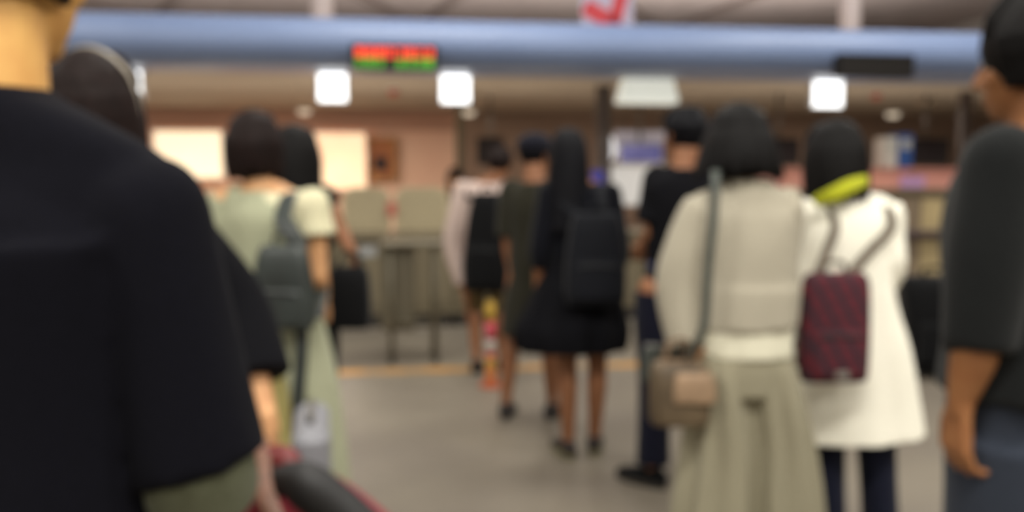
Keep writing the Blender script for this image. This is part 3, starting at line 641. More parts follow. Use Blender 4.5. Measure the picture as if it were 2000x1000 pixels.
SK_T = skinmat('skin_tan', (208, 158, 112)); SK_B = skinmat('skin_brown', (146, 100, 70)); SK_L = skinmat('skin_light', (214, 164, 118)); SK_Y = skinmat('skin_golden', (222, 172, 100))
H_BK = hairmat('hair_black', (18, 16, 16)); H_BR = hairmat('hair_dark_brown', (34, 22, 20)); H_BB = hairmat('hair_blue_black', (16, 16, 22))
M_NAVY = cloth('navy_cotton', (14, 14, 21), (11, 11, 17), sheen=0.01)
M_BLK = cloth('black_cotton', (17, 17, 21), sheen=0.01); M_BLK2 = cloth('black_nylon', (15, 16, 18), (12, 12, 14), rough=0.6)

def bag_shape(w_, h_, d_, taper=0.85, sq=4.0, n=32):
    """upright soft box, base at z=0, back face at y=+d_/2"""
    v = Vol()
    v.loft([(0, 0, 0.0, w_ * .40, d_ * .36), (0, 0, h_ * .035, w_ * .48, d_ * .47), (0, 0, h_ * .3, w_ * .5, d_ * .5), (0, 0, h_ * .7, w_ * .5 * (taper + 1) / 2, d_ * .47), (0, 0, h_ * .93, w_ * .48 * taper, d_ * .38), (0, 0, h_, w_ * .4 * taper, d_ * .26)], n=n, sq=sq, sub=3)
    return v
def strap(pts, w_=0.035, t=0.004, ref=(1, 0, 0), sub=5): return Vol().tube(pts, (w_ / 2, t), n=12, ref=ref, ends='flat', sub=sub, sq=3.5)
def backpack(P, px, pyb, d, w_, h_, dep, m, lab, ms=None, taper=0.85, group='backpacks and bags carried in the queue', rz=0.0, shoulders=((-1, 0.0), (1, 0.0)), gap=0.0, dx=0.0, back=None, strap_w=0.045):
    """hangs on P's back; all straps go over the shoulders"""
    b = P.px(px, pyb, d); yb = back if back is not None else -0.15 * P.s - dep / 2
    k = P.s; c, n_ = math.cos(P.yaw), math.sin(P.yaw); bl = V((b.x, yb, b.z))
    wp = V((P.x + bl.x * c - bl.y * n_, P.y + bl.x * n_ + bl.y * c, bl.z))
    t = empty('backpack', wp, P.yaw, label=lab, cat='backpack', group=group)
    obj('main_bag', bag_shape(w_, h_, dep, taper), m, t)
    pk = bag_shape(w_ * 0.78, h_ * 0.42, dep * 0.4, 0.95)
    o = obj('front_pocket', pk, m, t); o.location = (0, -dep * 0.42, h_ * 0.07)
    zp = Vol().tube([(-w_ * 0.3, -dep * 0.2, 0), (0, -dep * 0.22, 0.006), (w_ * 0.3, -dep * 0.2, 0)], 0.004, n=8, ref=(0, 0, 1), sub=3); z_ = obj('zip', zp, mat('zip_black', (20, 20, 22), rough=0.5), o); z_.location = (0, 0.0, h_ * 0.36)
    obj('grab_handle', Vol().tube([(-0.035, dep * .2, h_ * .97), (-0.03, dep * .2, h_ + .03), (0.03, dep * .2, h_ + .03), (0.035, dep * .2, h_ * .97)], 0.007, n=8, ref=(0, 1, 0), sub=4), ms or m, t)
    for (sd, off) in shoulders:
        s_ = P.sh[sd]; top_ = V((s_.x * 0.62 + off, -0.01, s_.z + 0.042 * k)) - bl; bk = V((s_.x * 0.62 + off, -0.115 * k, s_.z - 0.04 * k)) - bl; fr = V((s_.x * 0.72 + off, 0.12 * k, s_.z - 0.1 * k)) - bl; low = V((s_.x * 1.02 + off, 0.04, s_.z - 0.3 * k)) - bl
        st = V((sd * w_ * 0.22, dep * 0.45, h_ * 0.93)); en = V((sd * w_ * 0.44, dep * 0.4, h_ * 0.12))
        mid = st.lerp(bk, 0.5) + V((0, -gap, 0))
        obj('shoulder_strap', strap([st, mid, bk, top_, fr, low, en], strap_w, 0.005), ms or m, t)
    return t

# --- man in the navy T-shirt, nearest on the left
d = 0.92
x0 = (-20 - 1000) / F * d
P = Person('nearest man in a baggy navy T-shirt, back to the camera, head cut by the frame', x0, d, R(-4), 1.745, False, SK_Y)
P.sh[1] = V((0.17, -0.01, 1.312)); P.sh[-1] = V((-0.17, -0.01, 1.312)); P.hc = P.hc + V((0, 0.01, -0.03))
P.el[1] = V((0.222, 0.0, 1.045)); P.wr[1] = V((0.1, 0.2, 1.0)); P.hand[1] = (V((-0.6, 1, -0.1)), V((-0.8, -0.3, -0.2)), V((0.1, 0.1, 1)), 50)
P.el[-1] = V((-0.235, 0.0, 1.10)); P.wr[-1] = V((-0.2, 0.1, 0.88))
P.hyaw = R(-8)
P.body(0.0055)
P.hair(H_BR, 0.045, volume=0.004, ang=112, voxel=0.0045)
P.top(M_NAVY, hem=0.47, ease=0.026, sleeve=0.99, sr=0.012, sw=0.014, flareh=0.03, wr=0.008, seed=5, fold=0.02,
      extra=lambda v: v.loft([(0, 0, 1.2, .17, .08), (0, 0, 1.3, .19, .11), (0, 0, 1.34, .2, .1), (0, 0, 1.368, .196, .09), (0, -0.005, 1.392, .17, .082), (0, -0.01, 1.415, .13, .074), (0, -0.012, 1.435, .082, .07), (0, -0.012, 1.445, .068, .068)], n=36))
P.trousers(cloth('charcoal_trousers', (40, 40, 46)), cuff=0.07); P.shoes(M_BLK2)
v = Vol(); a_, e_, w_ = P.sh[1], P.el[1], P.wr[1]
v.tube([a_.lerp(e_, 0.86), e_ + V((0.0, 0.0, -0.02)), e_.lerp(w_, 0.22) + V((0, 0, -0.015))], [0.056, 0.06, 0.05], n=20, ends='flat', sub=3)
P.part('inner_sleeve', v, cloth('olive_lining', (92, 94, 76), (80, 82, 64)), 0.006, 2, 0.004, 8)

# --- brown-haired woman beside him
d = 1.85; x0 = (190 - 1000) / F * d
P = Person('woman with dark brown hair and black dress, hidden behind the navy T-shirt', x0, d, R(-6), 1.61, True, SK_L)
P.el[1] = P.px(492, 640, d); P.wr[1] = P.px(520, 815, d - 0.15); P.hand[1] = (V((0.02, 0.1, -1)), V((-1, 0, 0)), V((0, 1, 0)), 28)
P.sh[1] = V((0.14, 0, 0.8 * P.H)); P.el[1] = P.px(466, 600, d); P.wr[1] = P.px(526, 836, d - 0.1)
P.hpit = R(6)
P.body(); P.hair(H_BR, 0.2, spread=1.05, volume=0.012, ang=115)
P.top(M_BLK, hem=0.3, ease=0.02, sleeve=1.6, sr=0.024, sw=0.045, flareh=0.05, wr=0.005, seed=2, name='dress')
P.shoes(M_BLK2)
hb = Vol(); pts = [P.hp((x, yy, zz)) for (x, yy, zz) in ((-0.1, 0.0, -0.01), (-0.085, -0.005, 0.08), (-0.03, -0.01, 0.131), (0.03, -0.01, 0.131), (0.085, -0.005, 0.08), (0.1, 0.0, -0.01))]
hb.tube(pts, (0.004, 0.012), n=10, ref=(0, 0, 1), ends='round', sub=5); obj('hair_band', hb, mat('beige_plastic', (176, 166, 150), rough=0.4), P.root)

# --- woman in sage vest with a dark satchel
d = 3.0; x0 = (520 - 1000) / F * d
P = Person('woman with a brown bob and long sage-green tunic over a cream tee', x0, d, R(-8), 1.58, True, SK_L)
P.hc = P.hc + V((-0.05, 0.02, -0.005)); P.hyaw = R(14)
P.sh[1] = V((0.17, 0, 1.265)); P.el[1] = P.px(624, 540, d - 0.02); P.wr[1] = P.px(632, 610, d + 0.14); P.hand[1] = (V((-0.1, 1, -0.3)), V((-1, 0, 0)), V((0, 0.1, 1)), 40)
P.body()
P.hair(H_BR, 0.115, spread=1.0, volume=0.014, ang=125, cut=0.25)
sg = cloth('sage_linen', (166, 168, 142), (156, 158, 132)); sg2 = cloth('sage_long', (172, 176, 150), (160, 162, 136))
P.top(cloth('cream_cotton', (232, 226, 190)), hem=0.58, ease=0.01, sleeve=0.42, sr=0.016, sw=0.026, seed=3, name='cream_shirt', sides=(1,))
v = Vol(); H = P.H
v.loft([(0.2, 0.0, 0.12, 0.085, 0.15, 0, 1.6), (0.17, 0, 0.35 * H, 0.075, 0.14, 0, 1.2), (0.125, 0, 0.5 * H, 0.075, 0.132, 0, .8), (0.11, 0, .56 * H, .06, .12)], n=50, fold=0.05, nf=6)
v.loft([(0.0, 0, .515 * H, .182, .136), (0.0, 0, .55 * H, .178, .133), (0, 0, .62 * H, .155, .117), (0, 0, .7 * H, .152, .118), (0, 0, .77 * H, .155, .118, 0, .3), (-0.01, 0, .808 * H, .115, .086, 0, .2), (-0.02, 0, .83 * H, .07, .062, 0, 0)], n=60, fold=0.03, nf=8)
v.tube([V((-.08, 0, .79 * H)), P.sh[-1], P.sh[-1].lerp(P.el[-1], .5)], [.07, .068, .07], n=20, ends='flat', sub=3)
P.part('sage_tunic', v, sg, 0.009, 3, 0.004, 4)
P.trousers(cloth('khaki_cotton', (190, 178, 116)), cuff=0.08); P.shoes(M_BLK2)
backpack(P, 548, 645, d - 0.25, 0.2, 0.27, 0.09, mat('dark_slate_leather', (52, 58, 56), (38, 42, 40), rough=0.45, scale=9), 'dark slate leather backpack worn over the sage tunic', taper=0.8, shoulders=((1, 0.0),), back=-0.2, strap_w=0.06)
# pale khaki and grey bags between the queue
def tote(px, pyt, pyb, d, w_, dep, m, lab, mh, handle=0.16, rz=0.0, taper=0.95, cat='bag', name='tote_bag', wh=0.018):
    p1 = at(px, pyb, d); p2 = at(px, pyt, d); h_ = p2.z - p1.z; t = empty(name, p1, rz, label=lab, cat=cat, group='backpacks and bags carried in the queue')
    obj('bag_body', bag_shape(w_, h_, dep, taper, 3.4), m, t)
    for sy in (-1, 1): obj('handle', strap([(-w_ * .25, sy * dep * .22, h_ * .93), (-w_ * .2, sy * dep * .1, h_ + handle * .7), (0, 0, h_ + handle), (w_ * .2, sy * dep * .1, h_ + handle * .7), (w_ * .25, sy * dep * .22, h_ * .93)], wh, 0.004, ref=(0, 1, 0)), mh, t)
    obj('rim', Vol().tube([(-w_ * .34 * taper, 0, h_ * .99), (w_ * .34 * taper, 0, h_ * .99)], [(0.008, dep * .22), (0.008, dep * .22)], ref=(0, 0, 1), n=12), mh, t)
    return t
o = obj('strap_tail', strap([P.px(590, 630, d - 0.2), P.px(588, 700, d - 0.22), P.px(582, 780, d - 0.22), P.px(580, 850, d - 0.2)], 0.045, 0.006), mat('dark_slate_leather', (52, 58, 56)), P.root)
t_p = at(606, 850, 2.05); t = empty('suitcase', (t_p.x, t_p.y, 0), R(12), label='pale grey suitcase standing below the sage tunic, behind the red bag', cat='suitcase')
m_gp = mat('grey_shell', (136, 136, 142), (128, 128, 134), rough=0.5, scale=10); zt = t_p.z
obj('shell', Vol().box((0, 0.16, 0.06 + (zt - 0.06) / 2), (0.045, 0.17, (zt - 0.06) / 2), None, 0.03), m_gp, t, False)
for yy in (0.03, 0.1, 0.22, 0.29): obj('rib', Vol().box((0, yy, zt * 0.52), (0.048, 0.008, zt * 0.38), None, 0.004), m_gp, t, False)
obj('carry_handle', Vol().tube([(0, 0.1, zt - 0.005), (0, 0.11, zt + 0.03), (0, 0.21, zt + 0.03), (0, 0.22, zt - 0.005)], 0.009, n=8, sub=3), m_hang, t)
for (xx, yy) in ((-0.03, 0.03), (0.03, 0.03), (-0.03, 0.29), (0.03, 0.29)): obj('wheel', Vol().tube([(xx - .01, yy, .031), (xx + .01, yy, .031)], 0.03, n=16, ref=(0, 0, 1), ends='flat'), m_kick, t)

# --- woman with black hair, arm bent
d = 3.5; x0 = (578 - 1000) / F * d
P = Person('woman with long black hair and black top, bare brown arm, beside the sage tunic', x0, d, R(-12), 1.55, True, SK_B)
P.sh[1] = P.px(632, 385, d); P.el[1] = P.px(664, 448, d); P.wr[1] = P.px(690, 500, d - 0.05); P.hand[1] = (V((0.2, 0, -1)), V((-1, 0, 0)), V((0, 1, 0)), 60)
P.hpit = R(-4)
P.body(); P.hair(H_BK, 0.3, spread=1.02, volume=0.018, ang=122, flare=0.02)
P.top(M_BLK, hem=0.54, ease=0.014, sleeve=0.3, sr=0.012, seed=6); P.trousers(cloth('black_jeans', (32, 33, 36)), cuff=0.06); P.shoes(M_BLK2)
t_ = tote(684, 522, 640, 3.42, 0.17, 0.12, M_BLK2, 'black shoulder bag hanging from the bare brown arm', M_BLK2, 0.06, taper=0.9, name='shoulder_bag')

ph_ = at(718, 492, 3.44); t = empty('phone', ph_, R(20), label='silver phone held just above the black shoulder bag', cat='phone')
obj('case', Vol().box((0, 0, 0), (0.035, 0.006, 0.022), None, 0.005), mat('silver_plastic', (150, 152, 152), rough=0.4), t, False); obj('lens', Vol().tube([(0.022, -0.008, 0.01), (0.022, -0.004, 0.01)], 0.005, n=10, ends='flat'), m_black, t)
# --- pale-shirted man
d = 6.05; x0 = (950 - 1000) / F * d
P = Person('man in a pale pinkish shirt and khaki shorts standing at the yellow line', x0, d, R(-14), 1.58, False, SK_B)
P.hc = P.hc + V((0.09, 0.02, -0.01)); P.narrow = 0.95
P.el[-1] = P.px(884, 480, d); P.wr[-1] = P.px(912, 588, d - 0.05); P.an[-1] = V((-0.06, -0.05, 0.05 * P.H)); P.an[1] = V((0.1, 0.08, 0.05 * P.H))
P.body(0.01); P.hair(H_BR, 0.01, volume=0.006)
P.top(cloth('pale_pink_cotton', (196, 176, 168), (186, 166, 158)), hem=0.5, ease=0.03, sleeve=1.7, sr=0.022, seed=4); P.trousers(cloth('khaki_shorts', (104, 88, 58)), hem=0.3, cuff=0.075); P.shoes(M_BLK2)
backpack(P, 952, 568, d - 0.2, 0.31, 0.66, 0.16, M_BLK2, 'large black backpack on the pale-shirted man', taper=0.62)

# --- olive tunic person
d = 4.85; x0 = (1046 - 1000) / F * d
P = Person('bare-legged person in a dark cap and olive-brown tunic', x0, d, R(-20), 1.6, False, SK_B)
P.hc = P.hc + V((-0.01, 0.03, 0)); P.hyaw = R(-25); P.narrow = 0.88; P.sh = {-1: V((-0.14, 0, 1.285)), 1: V((0.14, 0, 1.285))}; P.el[-1] = V((-0.165, 0, 1.0)); P.wr[-1] = V((-0.15, .06, .78)); P.el[1] = V((0.165, 0, 1.0)); P.wr[1] = V((0.15, .06, .78))
P.an[-1] = P.px(988, 788, d); P.an[-1].z = 0.05 * P.H; P.kn[-1] = V((P.an[-1].x * 0.95, 0.03, 0.285 * P.H)); P.an[1] = P.px(1078, 800, d); P.an[1].z = 0.05 * P.H
P.body(0.009); P.hair(H_BB, 0.02, volume=0.004)
P.top(cloth('olive_brown_cotton', (46, 45, 36), (40, 38, 30)), hem=0.3, ease=0.022, sleeve=0.9, sr=0.02, seed=7, flareh=0.035, name='tunic'); P.shoes(mat('dark_shoe', (40, 34, 32)), None)
v = Vol(); v.ell(P.hp((0, -0.015, 0.055)), (0.096, 0.112, 0.075), P.HM()); cp = P.part('cap', v, cloth('navy_cap', (26, 26, 36)), 0.006, 2)
v = Vol(); v.tube([P.hp((0, 0.06, 0.052)), P.hp((0, 0.155, 0.04))], [(0.07, 0.006), (0.055, 0.005)], ref=P.HM() @ V((1, 0, 0)), sub=1); obj('brim', v, cloth('navy_cap', (26, 26, 36)), cp)

# --- girl in the flared black skirt
d = 4.18; x0 = (1132 - 1000) / F * d
P = Person('girl with long black hair, black top and flared black skirt, bare legs', x0, d, R(3), 1.585, True, SK_B)
P.hc = P.hc + V((-0.055, 0.01, 0)); P.hpit = R(-3)
for sd, px_ in ((-1, 1108), (1, 1163)):
    a_ = P.px(px_, 880, d); P.an[sd] = V((a_.x, -0.03 if sd < 0 else 0.03, 0.05 * P.H)); P.kn[sd] = V((a_.x * 1.05, 0.0, 0.285 * P.H)); P.hip[sd].x = a_.x * 0.9
P.fdir = {-1: V((-0.25, 1, 0)), 1: V((0.2, 1, 0))}
P.body(); P.hair(H_BB, 0.4, spread=1.02, volume=0.008, ang=110, flare=0.03, width=0.95)
P.top(cloth('blue_black_cotton', (15, 16, 23)), hem=0.58, ease=0.015, sleeve=1.3, sr=0.014, seed=9)
v = Vol(); H = P.H; z0 = at(1120, 680, d).z; z1 = at(1120, 535, d).z
v.loft([(-0.035, 0, z0, 0.265, 0.2, 0, 1.5), (-0.035, 0, z0 + 0.1, 0.272, 0.205, 0, 1.3), (-0.02, 0, (z0 + z1) / 2 + 0.02, 0.235, 0.175, 0, 1.0), (0, 0, z1 + 0.03, 0.165, 0.125, 0, .5), (0, 0, z1 + 0.12, 0.135, 0.105, 0, .1)], n=90, fold=0.035, nf=12)
P.part('skirt', v, M_BLK, 0.007, 2, 0.004, 10)
P.shoes(mat('dark_brown_shoe', (48, 38, 34)), mat('pale_sole', (140, 134, 96)))
backpack(P, 1150, 582, d, 0.28, 0.42, 0.13, cloth('slate_nylon', (21, 23, 29), (17, 18, 23), rough=0.6), 'dark slate backpack on the girl in the flared skirt', taper=0.8)

# --- man in black T-shirt and cap
d = 3.8; x0 = (1330 - 1000) / F * d
P = Person('man in a black T-shirt and navy trousers, half hidden by the beige jacket', x0, d, R(12), 1.66, False, SK_B)
P.hyaw = R(15); P.hc = P.hc + V((0.02, 0.02, 0)); P.narrow = 0.92
P.sh[-1] = P.px(1284, 352, d); P.sh[1] = V((0.16, 0, P.sh[-1].z)); P.el[-1] = P.px(1272, 455, d - 0.02); P.wr[-1] = P.px(1258, 500, d + 0.18); P.hand[-1] = (V((-0.3, 1, 0.1)), V((1, 0, -0.2)), V((0, 0.1, 1)), 40)
P.an[-1] = P.px(1266, 925, d); P.an[-1] = V((P.an[-1].x, -0.03, 0.05 * P.H)); P.kn[-1] = V((P.an[-1].x * 0.85 - 0.01, 0, 0.285 * P.H)); P.fdir[-1] = V((-0.5, 0.75, 0)); P.hip[-1].x = -0.11
P.body(); P.hair(H_BB, -0.005, volume=0.008, ang=105)
P.top(M_BLK, hem=0.54, ease=0.016, sleeve=0.8, sr=0.014, sw=0.024, seed=11); P.trousers(cloth('navy_trousers', (22, 23, 38), (18, 19, 31)), cuff=0.062); P.shoes(M_BLK2)
bl_ = Vol().loft([(0, 0, .575 * P.H, .152, .12), (0, 0, .597 * P.H, .152, .12)], n=30, sub=1); obj('belt', bl_, mat('belt_blue', (48, 52, 92)), P.root)

# --- woman in the beige batwing jacket
d = 2.7; x0 = (1455 - 1000) / F * d
P = Person('woman in a beige-grey batwing jacket, cream hem and wide pale trousers', x0, d, R(4), 1.565, True, SK_L)
P.hc = P.hc + V((-0.02, 0.02, 0.0)); P.hpit = R(-6); P.hyaw = R(-6)
P.narrow = 0.9; P.sh[-1] = V((-0.135, 0, 1.255)); P.sh[1] = V((0.12, 0, 1.255)); P.el[-1] = P.px(1325, 560, d); P.wr[-1] = P.px(1342, 668, d - 0.03); P.hand[-1] = (V((0.1, 0.1, -1)), V((1, 0, 0)), V((0, 1, 0)), 50)
P.el[1] = V((0.115, 0.07, 1.0)); P.wr[1] = V((0.06, 0.28, 1.02)); P.hand[1] = (V((-0.5, 1, 0.1)), V((-1, -0.3, 0)), V((0, 0, 1)), 50)
P.an = {-1: P.px(1400, 1100, d), 1: P.px(1510, 1100, d)}
for sd in (-1, 1): P.an[sd] = V((P.an[sd].x, -0.02, 0.05 * P.H)); P.kn[sd].x = P.an[sd].x * 0.9
P.body(); P.hair(H_BK, 0.1, spread=1.1, volume=0.02, ang=118, flare=0.035, width=1.0)
m_bg = cloth('beige_grey_knit', (178, 171, 154), (166, 159, 142), scale=180)
zc0 = at(1455, 690, d).z; zc1 = at(1455, 635, d).z
v = Vol(); H = P.H
v.loft([(0.005, 0, zc0, .153, .14, 0, 1), (0.005, 0, zc1 + 0.06, .15, .135, 0, .6), (0, 0, .68 * H, .14, .112), (0, 0, .78 * H, .14, .1), (0, 0, .82 * H, .08, .06)], n=50, fold=0.02, nf=8)
P.part('cream_undershirt', v, cloth('cream_jersey', (240, 236, 212)), 0.008, 2, 0.003, 3)
v = Vol()
v.loft([(0.008, 0, zc1, .158, .148, 0.008, 1), (0.01, 0, zc1 + .12, .163, .145, 0, .8), (0.005, 0, .66 * H, .16, .135, 0, .5), (0, 0, .73 * H, .162, .13, 0, .3), (0, 0, .785 * H, .16, .116, 0, .2), (0, 0, .815 * H, .13, .096, 0, 0), (0, -0.005, .862 * H, .072, .075, 0, 0)], n=50, fold=0.02, nf=7)
for sd in (-1, 1): v.tube([V((sd * .045, -.008, P.sh[sd].z + .022)), P.sh[sd] * 0.9 + V((0, 0, P.sh[sd].z * 0.1 + .002))], [.062, .06], n=16, ref=(0, 0, 1))
a_, e_, w_ = P.sh[-1], P.el[-1], P.wr[-1]
v.tube([V((-0.09, 0, .79 * H)), a_, a_.lerp(e_, .45) + V((-0.012, 0, 0)), e_ + V((0.0, -0.0, 0)), e_.lerp(w_, 1.08)], [0.07, (0.062, 0.066), (0.068, 0.07), (0.074, 0.07), (0.062, 0.055)], n=26, ends='flat', sub=4)
v.tube([V((-0.1, 0, .74 * H)), V((-0.16, 0, .66 * H)), V((-0.19, 0.0, .58 * H))], [(0.07, 0.06), (0.06, 0.05), (0.035, 0.04)], n=20, sub=3)
v.tube([V((0.09, 0, .79 * H)), P.sh[1], P.el[1], P.el[1].lerp(P.wr[1], .8)], [0.07, 0.066, 0.055, 0.042], n=20, ends='flat', sub=4)
P.part('jacket', v, m_bg, 0.007, 4, 0.007, 14, (16, 16, 7))
v = Vol(); v.loft([(0, 0, .44 * H, .14, .12), (0, 0, .5 * H, .15, .128, 0, .5), (0, 0, .54 * H, .142, .12), (0, 0, .58 * H, .13, .105)], n=40)
for sd in (-1, 1):
    an = P.an[sd]
    secs = [(an.x * 1.15, 0.0, 0.03, .15, .13, 0, 1.8), (an.x * 1.05, 0, .2 * H, .132, .12, 0, 1.5), (an.x * 0.98, 0, .35 * H, .105, .115, 0, 1.1), (sd * 0.078, 0, .48 * H, .085, .115, 0, .5), (sd * 0.07, 0, .53 * H, .07, .1, 0, .2)]
    v.loft(secs, n=72, fold=0.085, nf=7, ph=sd * 2)
P.part('wide_trousers', v, cloth('pale_sage_crepe', (156, 150, 128), (144, 138, 117)), 0.007, 3, 0.008, 15, (20, 20, 3)); P.shoes(M_BLK2)
# handbag held in her left hand and the strap over her shoulder
t = tote(1326, 706, 826, d - 0.1, 0.185, 0.12, mat('taupe_leather', (100, 84, 62), (76, 62, 44), rough=0.6, scale=7), 'slouchy taupe handbag held low by the beige-jacketed woman', mat('taupe_handle', (120, 96, 72)), 0.07, name='handbag')
obj('fold_over_flap', bag_shape(0.13, 0.09, 0.05, 0.9), mat('taupe_light', (160, 132, 104), rough=0.6), t).location = (0.035, -0.045, 0.075)
pu = at(1290, 745, d + 0.12); t = empty('pouch', pu, 0, label='small dark green-grey pouch hanging behind the taupe handbag', cat='pouch', group='backpacks and bags carried in the queue')
m_pu = mat('pouch_green', (62, 66, 60), (50, 54, 50), rough=0.7)
obj('bag_body', bag_shape(0.13, 0.12, 0.05, 0.9), m_pu, t); obj('zip', Vol().tube([(-0.05, 0, 0.12), (0.05, 0, 0.12)], 0.005, n=8, ref=(0, 0, 1)), m_hang, t)
c_ = strap([P.px(1397, 332, d - 0.0), P.px(1398, 345, d - 0.145), P.px(1393, 430, d - 0.175), P.px(1383, 520, d - 0.175), P.px(1374, 640, d - 0.165), P.px(1340, 700, d - 0.14)], 0.026, 0.004)
co = obj('crossbody_strap', c_, mat('strap_dark_green', (66, 72, 66), rough=0.6), P.root)

# --- white-coated woman
d = 2.99; x0 = (1652 - 1000) / F * d
P = Person('woman with a black bob in a bright white A-line coat with lime collar', x0, d, R(5), 1.54, True, SK_L)
P.hc = P.hc + V((-0.045, 0.015, 0.0)); P.hpit = R(-6); P.hyaw = R(12)
P.el[1] = P.px(1738, 520, d); P.wr[1] = P.px(1726, 560, d + 0.2); P.hand[1] = (V((-0.4, 1, 0.1)), V((-1, -0.3, 0)), V((0, 0, 1)), 50)
P.sh = {-1: V((-0.13, 0, 1.235)), 1: V((0.14, 0, 1.235))}; P.narrow = 0.9; P.el[-1] = V((-0.14, 0.06, 0.98)); P.wr[-1] = V((-0.08, 0.24, 0.98)); P.hand[-1] = (V((0.4, 1, 0.1)), V((1, -0.3, 0)), V((0, 0, 1)), 50)
for sd, px_ in ((-1, 1612), (1, 1722)):
    a_ = P.px(px_, 1060, d); P.an[sd] = V((a_.x, -0.01, 0.05 * P.H)); P.kn[sd] = V((P.px({-1: 1608, 1: 1712}[sd], 920, d).x, 0, .285 * P.H)); P.hip[sd].x = sd * 0.085
P.body(); P.hair(H_BK, 0.165, spread=1.05, volume=0.014, ang=122, flare=0.012, cut=0.0)
m_wc = cloth('white_wool', (250, 247, 232), (244, 240, 224), scale=160)
v = Vol(); H = P.H; hz = at(1680, 848, d).z
v.loft([(0.06, 0, hz, .245, .165, 0.01, 1.6), (0.055, 0, hz + .1, .235, .16, 0, 1.3), (0.035, 0, .5 * H, .205, .15, 0, 1), (0.015, 0, .6 * H, .168, .135, 0, .6), (0, 0, .7 * H, .155, .125, 0, .3), (0, 0, .775 * H, .162, .112, 0, .2), (0, 0, .812 * H, .135, .09, 0, 0), (0, -0.005, .838 * H, .072, .066, 0, 0)], n=64, fold=0.025, nf=7)
for sd in (-1, 1):
    v.tube([V((sd * .045, -.008, P.sh[sd].z + .02)), P.sh[sd] * 0.9 + V((0, 0, P.sh[sd].z * 0.1 + .002))], [.06, .058], n=16, ref=(0, 0, 1))
    a_, e_, w_ = P.sh[sd], P.el[sd], P.wr[sd]; v.tube([V((sd * .09, 0, .79 * H)), a_, a_.lerp(e_, .5), e_, e_.lerp(w_, .8)], [0.07, 0.064, 0.06, 0.056, 0.045], n=20, ends='flat', sub=4)
P.part('white_coat', v, m_wc, 0.007, 4, 0.006, 21)
v = Vol(); v.tube([P.px(1594, 394, d - 0.12), P.px(1625, 381, d - 0.15), P.px(1660, 364, d - 0.145), P.px(1692, 352, d - 0.09)], [(0.009, 0.02), (0.01, 0.026), (0.01, 0.026), (0.008, 0.02)], ref=(0, 1, 0), sub=4)
v.tube([P.hc + V((0.06, -0.03, -.135)), P.hc + V((0.0, -.075, -.145)), P.hc + V((-0.06, -0.02, -.15)), P.hc + V((0, .06, -.16)), P.hc + V((0.06, -0.03, -.135))], [(0.012, 0.024)] * 5, ref=(0, 0, 1), sub=5)
P.part('lime_collar', v, cloth('lime_cotton', (188, 192, 50), (176, 180, 44)), 0.005, 2)
P.trousers(cloth('dark_denim', (27, 30, 46), (22, 24, 38)), cuff=0.052, wr=0.004, seed=22); P.shoes(M_BLK2)
m_pl = plaid('plaid_red_navy', (92, 20, 34), (28, 26, 38), (66, 22, 34), 6)
t = backpack(P, 1622, 742, d - 0.22, 0.225, 0.35, 0.08, m_pl, 'dark red and navy plaid flat backpack on the white coat', ms=cloth('strap_taupe', (108, 98, 86)), taper=0.97, shoulders=((1, 0.025), (-1, -0.005)), strap_w=0.03, back=-0.225)
lg = Vol().box((-0.005, -0.075, 0.035), (0.022, 0.004, 0.012), None, 0.003); obj('grey_badge', lg, mat('badge_grey', (128, 120, 112)), t, False)

# --- man on the right edge
d = 1.62; x0 = (2022 - 1000) / F * d
P = Person('man at the right edge with short black hair, charcoal shirt and slate jeans', x0, d, R(42), 1.69, False, skinmat('skin_warm_brown', (150, 102, 64)))
P.hyaw = R(-4); P.hpit = R(-4)
P.sh[-1] = V((-0.175, -0.0, 1.375)); P.el[-1] = P.px(1912, 660, 1.5); P.wr[-1] = P.px(1876, 786, 1.52); P.hand[-1] = (V((0.02, 0.05, -1)), V((0.8, -0.55, 0)), V((0.55, 0.8, 0)), 34)
P.body(0.0055)
P.hair(H_BK, 0.048, volume=0.014, ang=112, voxel=0.0045)
P.top(cloth('charcoal_cotton', (29, 31, 31), (23, 24, 25)), hem=0.565, ease=0.03, sleeve=1.08, sr=0.014, sw=0.026, seed=30, wr=0.006, flareh=0.01)
P.trousers(cloth('slate_denim', (50, 55, 66), (43, 48, 57)), cuff=0.07, ease=0.02, wr=0.006, seed=31); P.shoes(M_BLK2)

# --- staff member behind the low counter
d = 8.9; x0 = (890 - 1000) / F * d
P = Person('staff member with dark hair behind the low counter beside the salmon wall', x0, d, R(178), 1.46, True, SK_L, group='counter staff')
P.body(0.012); P.hair(H_BR, 0.12, volume=0.012, voxel=0.008); P.top(cloth('staff_grey', (132, 118, 92)), hem=0.5, sleeve=1.8, voxel=0.012); P.trousers(M_BLK, voxel=0.012); P.shoes(M_BLK2)

# ------------------------------------------------------------------ luggage
t_p = at(1822, 742, 5.9); t = empty('travel_bag', (t_p.x, t_p.y, 0), R(-6), label='large black travel bag standing on the floor beside the white coat', cat='travel bag')
v = Vol(); v.loft([(0.02, 0, 0.03, .175, .12), (0.02, 0, .07, .195, .14), (0, 0, .35, .215, .15), (-.02, 0, .6, .22, .14), (-.03, 0, .69, .19, .11)], n=40, sq=3.6)
obj('bag_body', v, M_BLK2, t)
v = Vol(); v.loft([(0, 0, 0, .14, .03), (0, 0, .02, .15, .04), (0, 0, .24, .15, .04), (0, 0, .27, .14, .03)], n=30, sq=4); o = obj('front_pocket', v, M_BLK2, t); o.location = (0.0, -0.14, 0.12)
obj('carry_handle', Vol().tube([(-.09, 0, .69), (-.085, 0, .74), (.03, 0, .745), (.04, 0, .69)], 0.012, n=10, ref=(0, 1, 0), sub=4), M_BLK2, t)
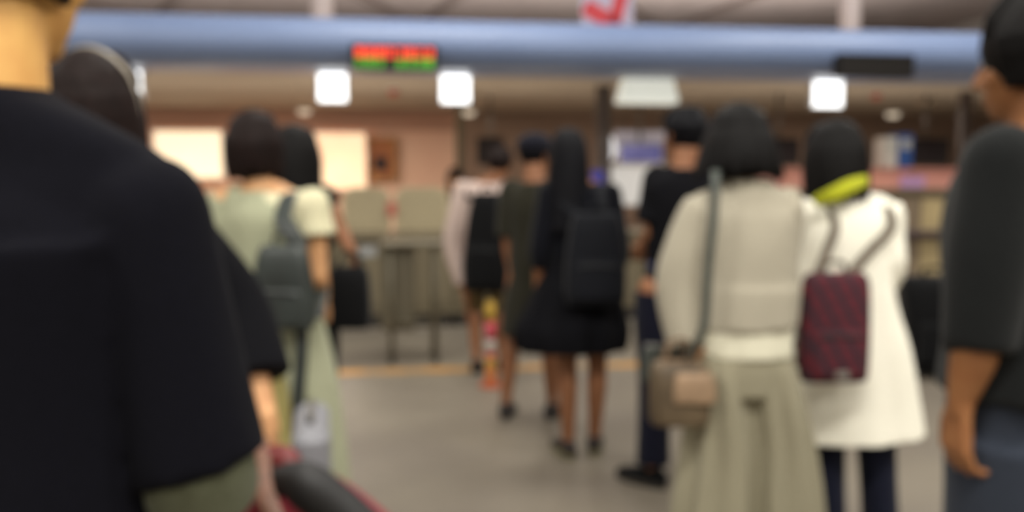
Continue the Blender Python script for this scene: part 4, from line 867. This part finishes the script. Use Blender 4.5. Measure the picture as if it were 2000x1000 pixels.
for (x, y) in ((-.13, -.09), (.15, -.09), (-.13, .09), (.15, .09)): obj('wheel', Vol().tube([(x - .012, y, .026), (x + .012, y, .026)], 0.025, n=16, ref=(0, 0, 1), ends='flat'), m_kick, t)
obj('grey_emblem', Vol().box((0.03, -.19, .3), (.03, .003, .016)), mat('emblem_grey', (84, 84, 82)), t, False)

# red and black shoulder bag, lower left
t_p = at(560, 1080, 1.45); t = empty('red_bag', at(555, 1120, 1.35), R(0), label='red bag with a black sloping top and brown strap below the navy sleeve', cat='bag', group='backpacks and bags carried in the queue')
O = at(555, 1120, 1.35)
def L_(px, py, d): return at(px, py, d) - O
m_rb = mat('crimson_nylon', (132, 38, 52), (116, 30, 44), rough=0.6, scale=14); m_bkp = mat('bag_black', (13, 11, 12), rough=0.6)
v = Vol(); ring = []
for (dd) in (1.18, 1.24, 1.45, 1.5):
    i_ = 0 if dd in (1.24, 1.45) else 10
    ring.append([L_(px_, py_, dd) for (px_, py_) in ((405 + i_, 978 + i_), (540, 968 + i_), (600, 950 + i_), (745 - i_, 1035 + i_), (745 - i_, 1180), (405 + i_, 1180))])
v.rings([[p for p in reversed(r_)] for r_ in ring]); obj('bag_body', v, m_rb, t, False)
v = Vol().tube([L_(590, 925, 1.5), L_(640, 945, 1.5), L_(700, 985, 1.5), L_(760, 1035, 1.5)], 0.02, sub=3); obj('red_piping', v, m_rb, t)
v = Vol().tube([L_(545, 938, 1.22), L_(590, 945, 1.2), L_(650, 990, 1.2), L_(715, 1045, 1.2)], [(0.02, 0.02), (0.03, 0.034), (0.03, 0.036), (0.03, 0.034)], ref=(0, 1, 0), sub=4, n=16); obj('black_top_panel', v, m_bkp, t)
v = Vol().tube([L_(505, 905, 1.3), L_(530, 893, 1.3), L_(560, 903, 1.28), L_(585, 930, 1.26)], [0.012, 0.018, 0.022, 0.012], ref=(0, 1, 0), sub=4); obj('red_grip', v, mat('grip_red', (104, 24, 24), rough=0.5), t)
obj('brown_strap', strap([L_(508, 860, 1.34), L_(512, 910, 1.24), L_(516, 960, 1.165), L_(545, 1030, 1.13)], 0.026, 0.004), mat('brown_leather', (108, 72, 54), rough=0.5), t)
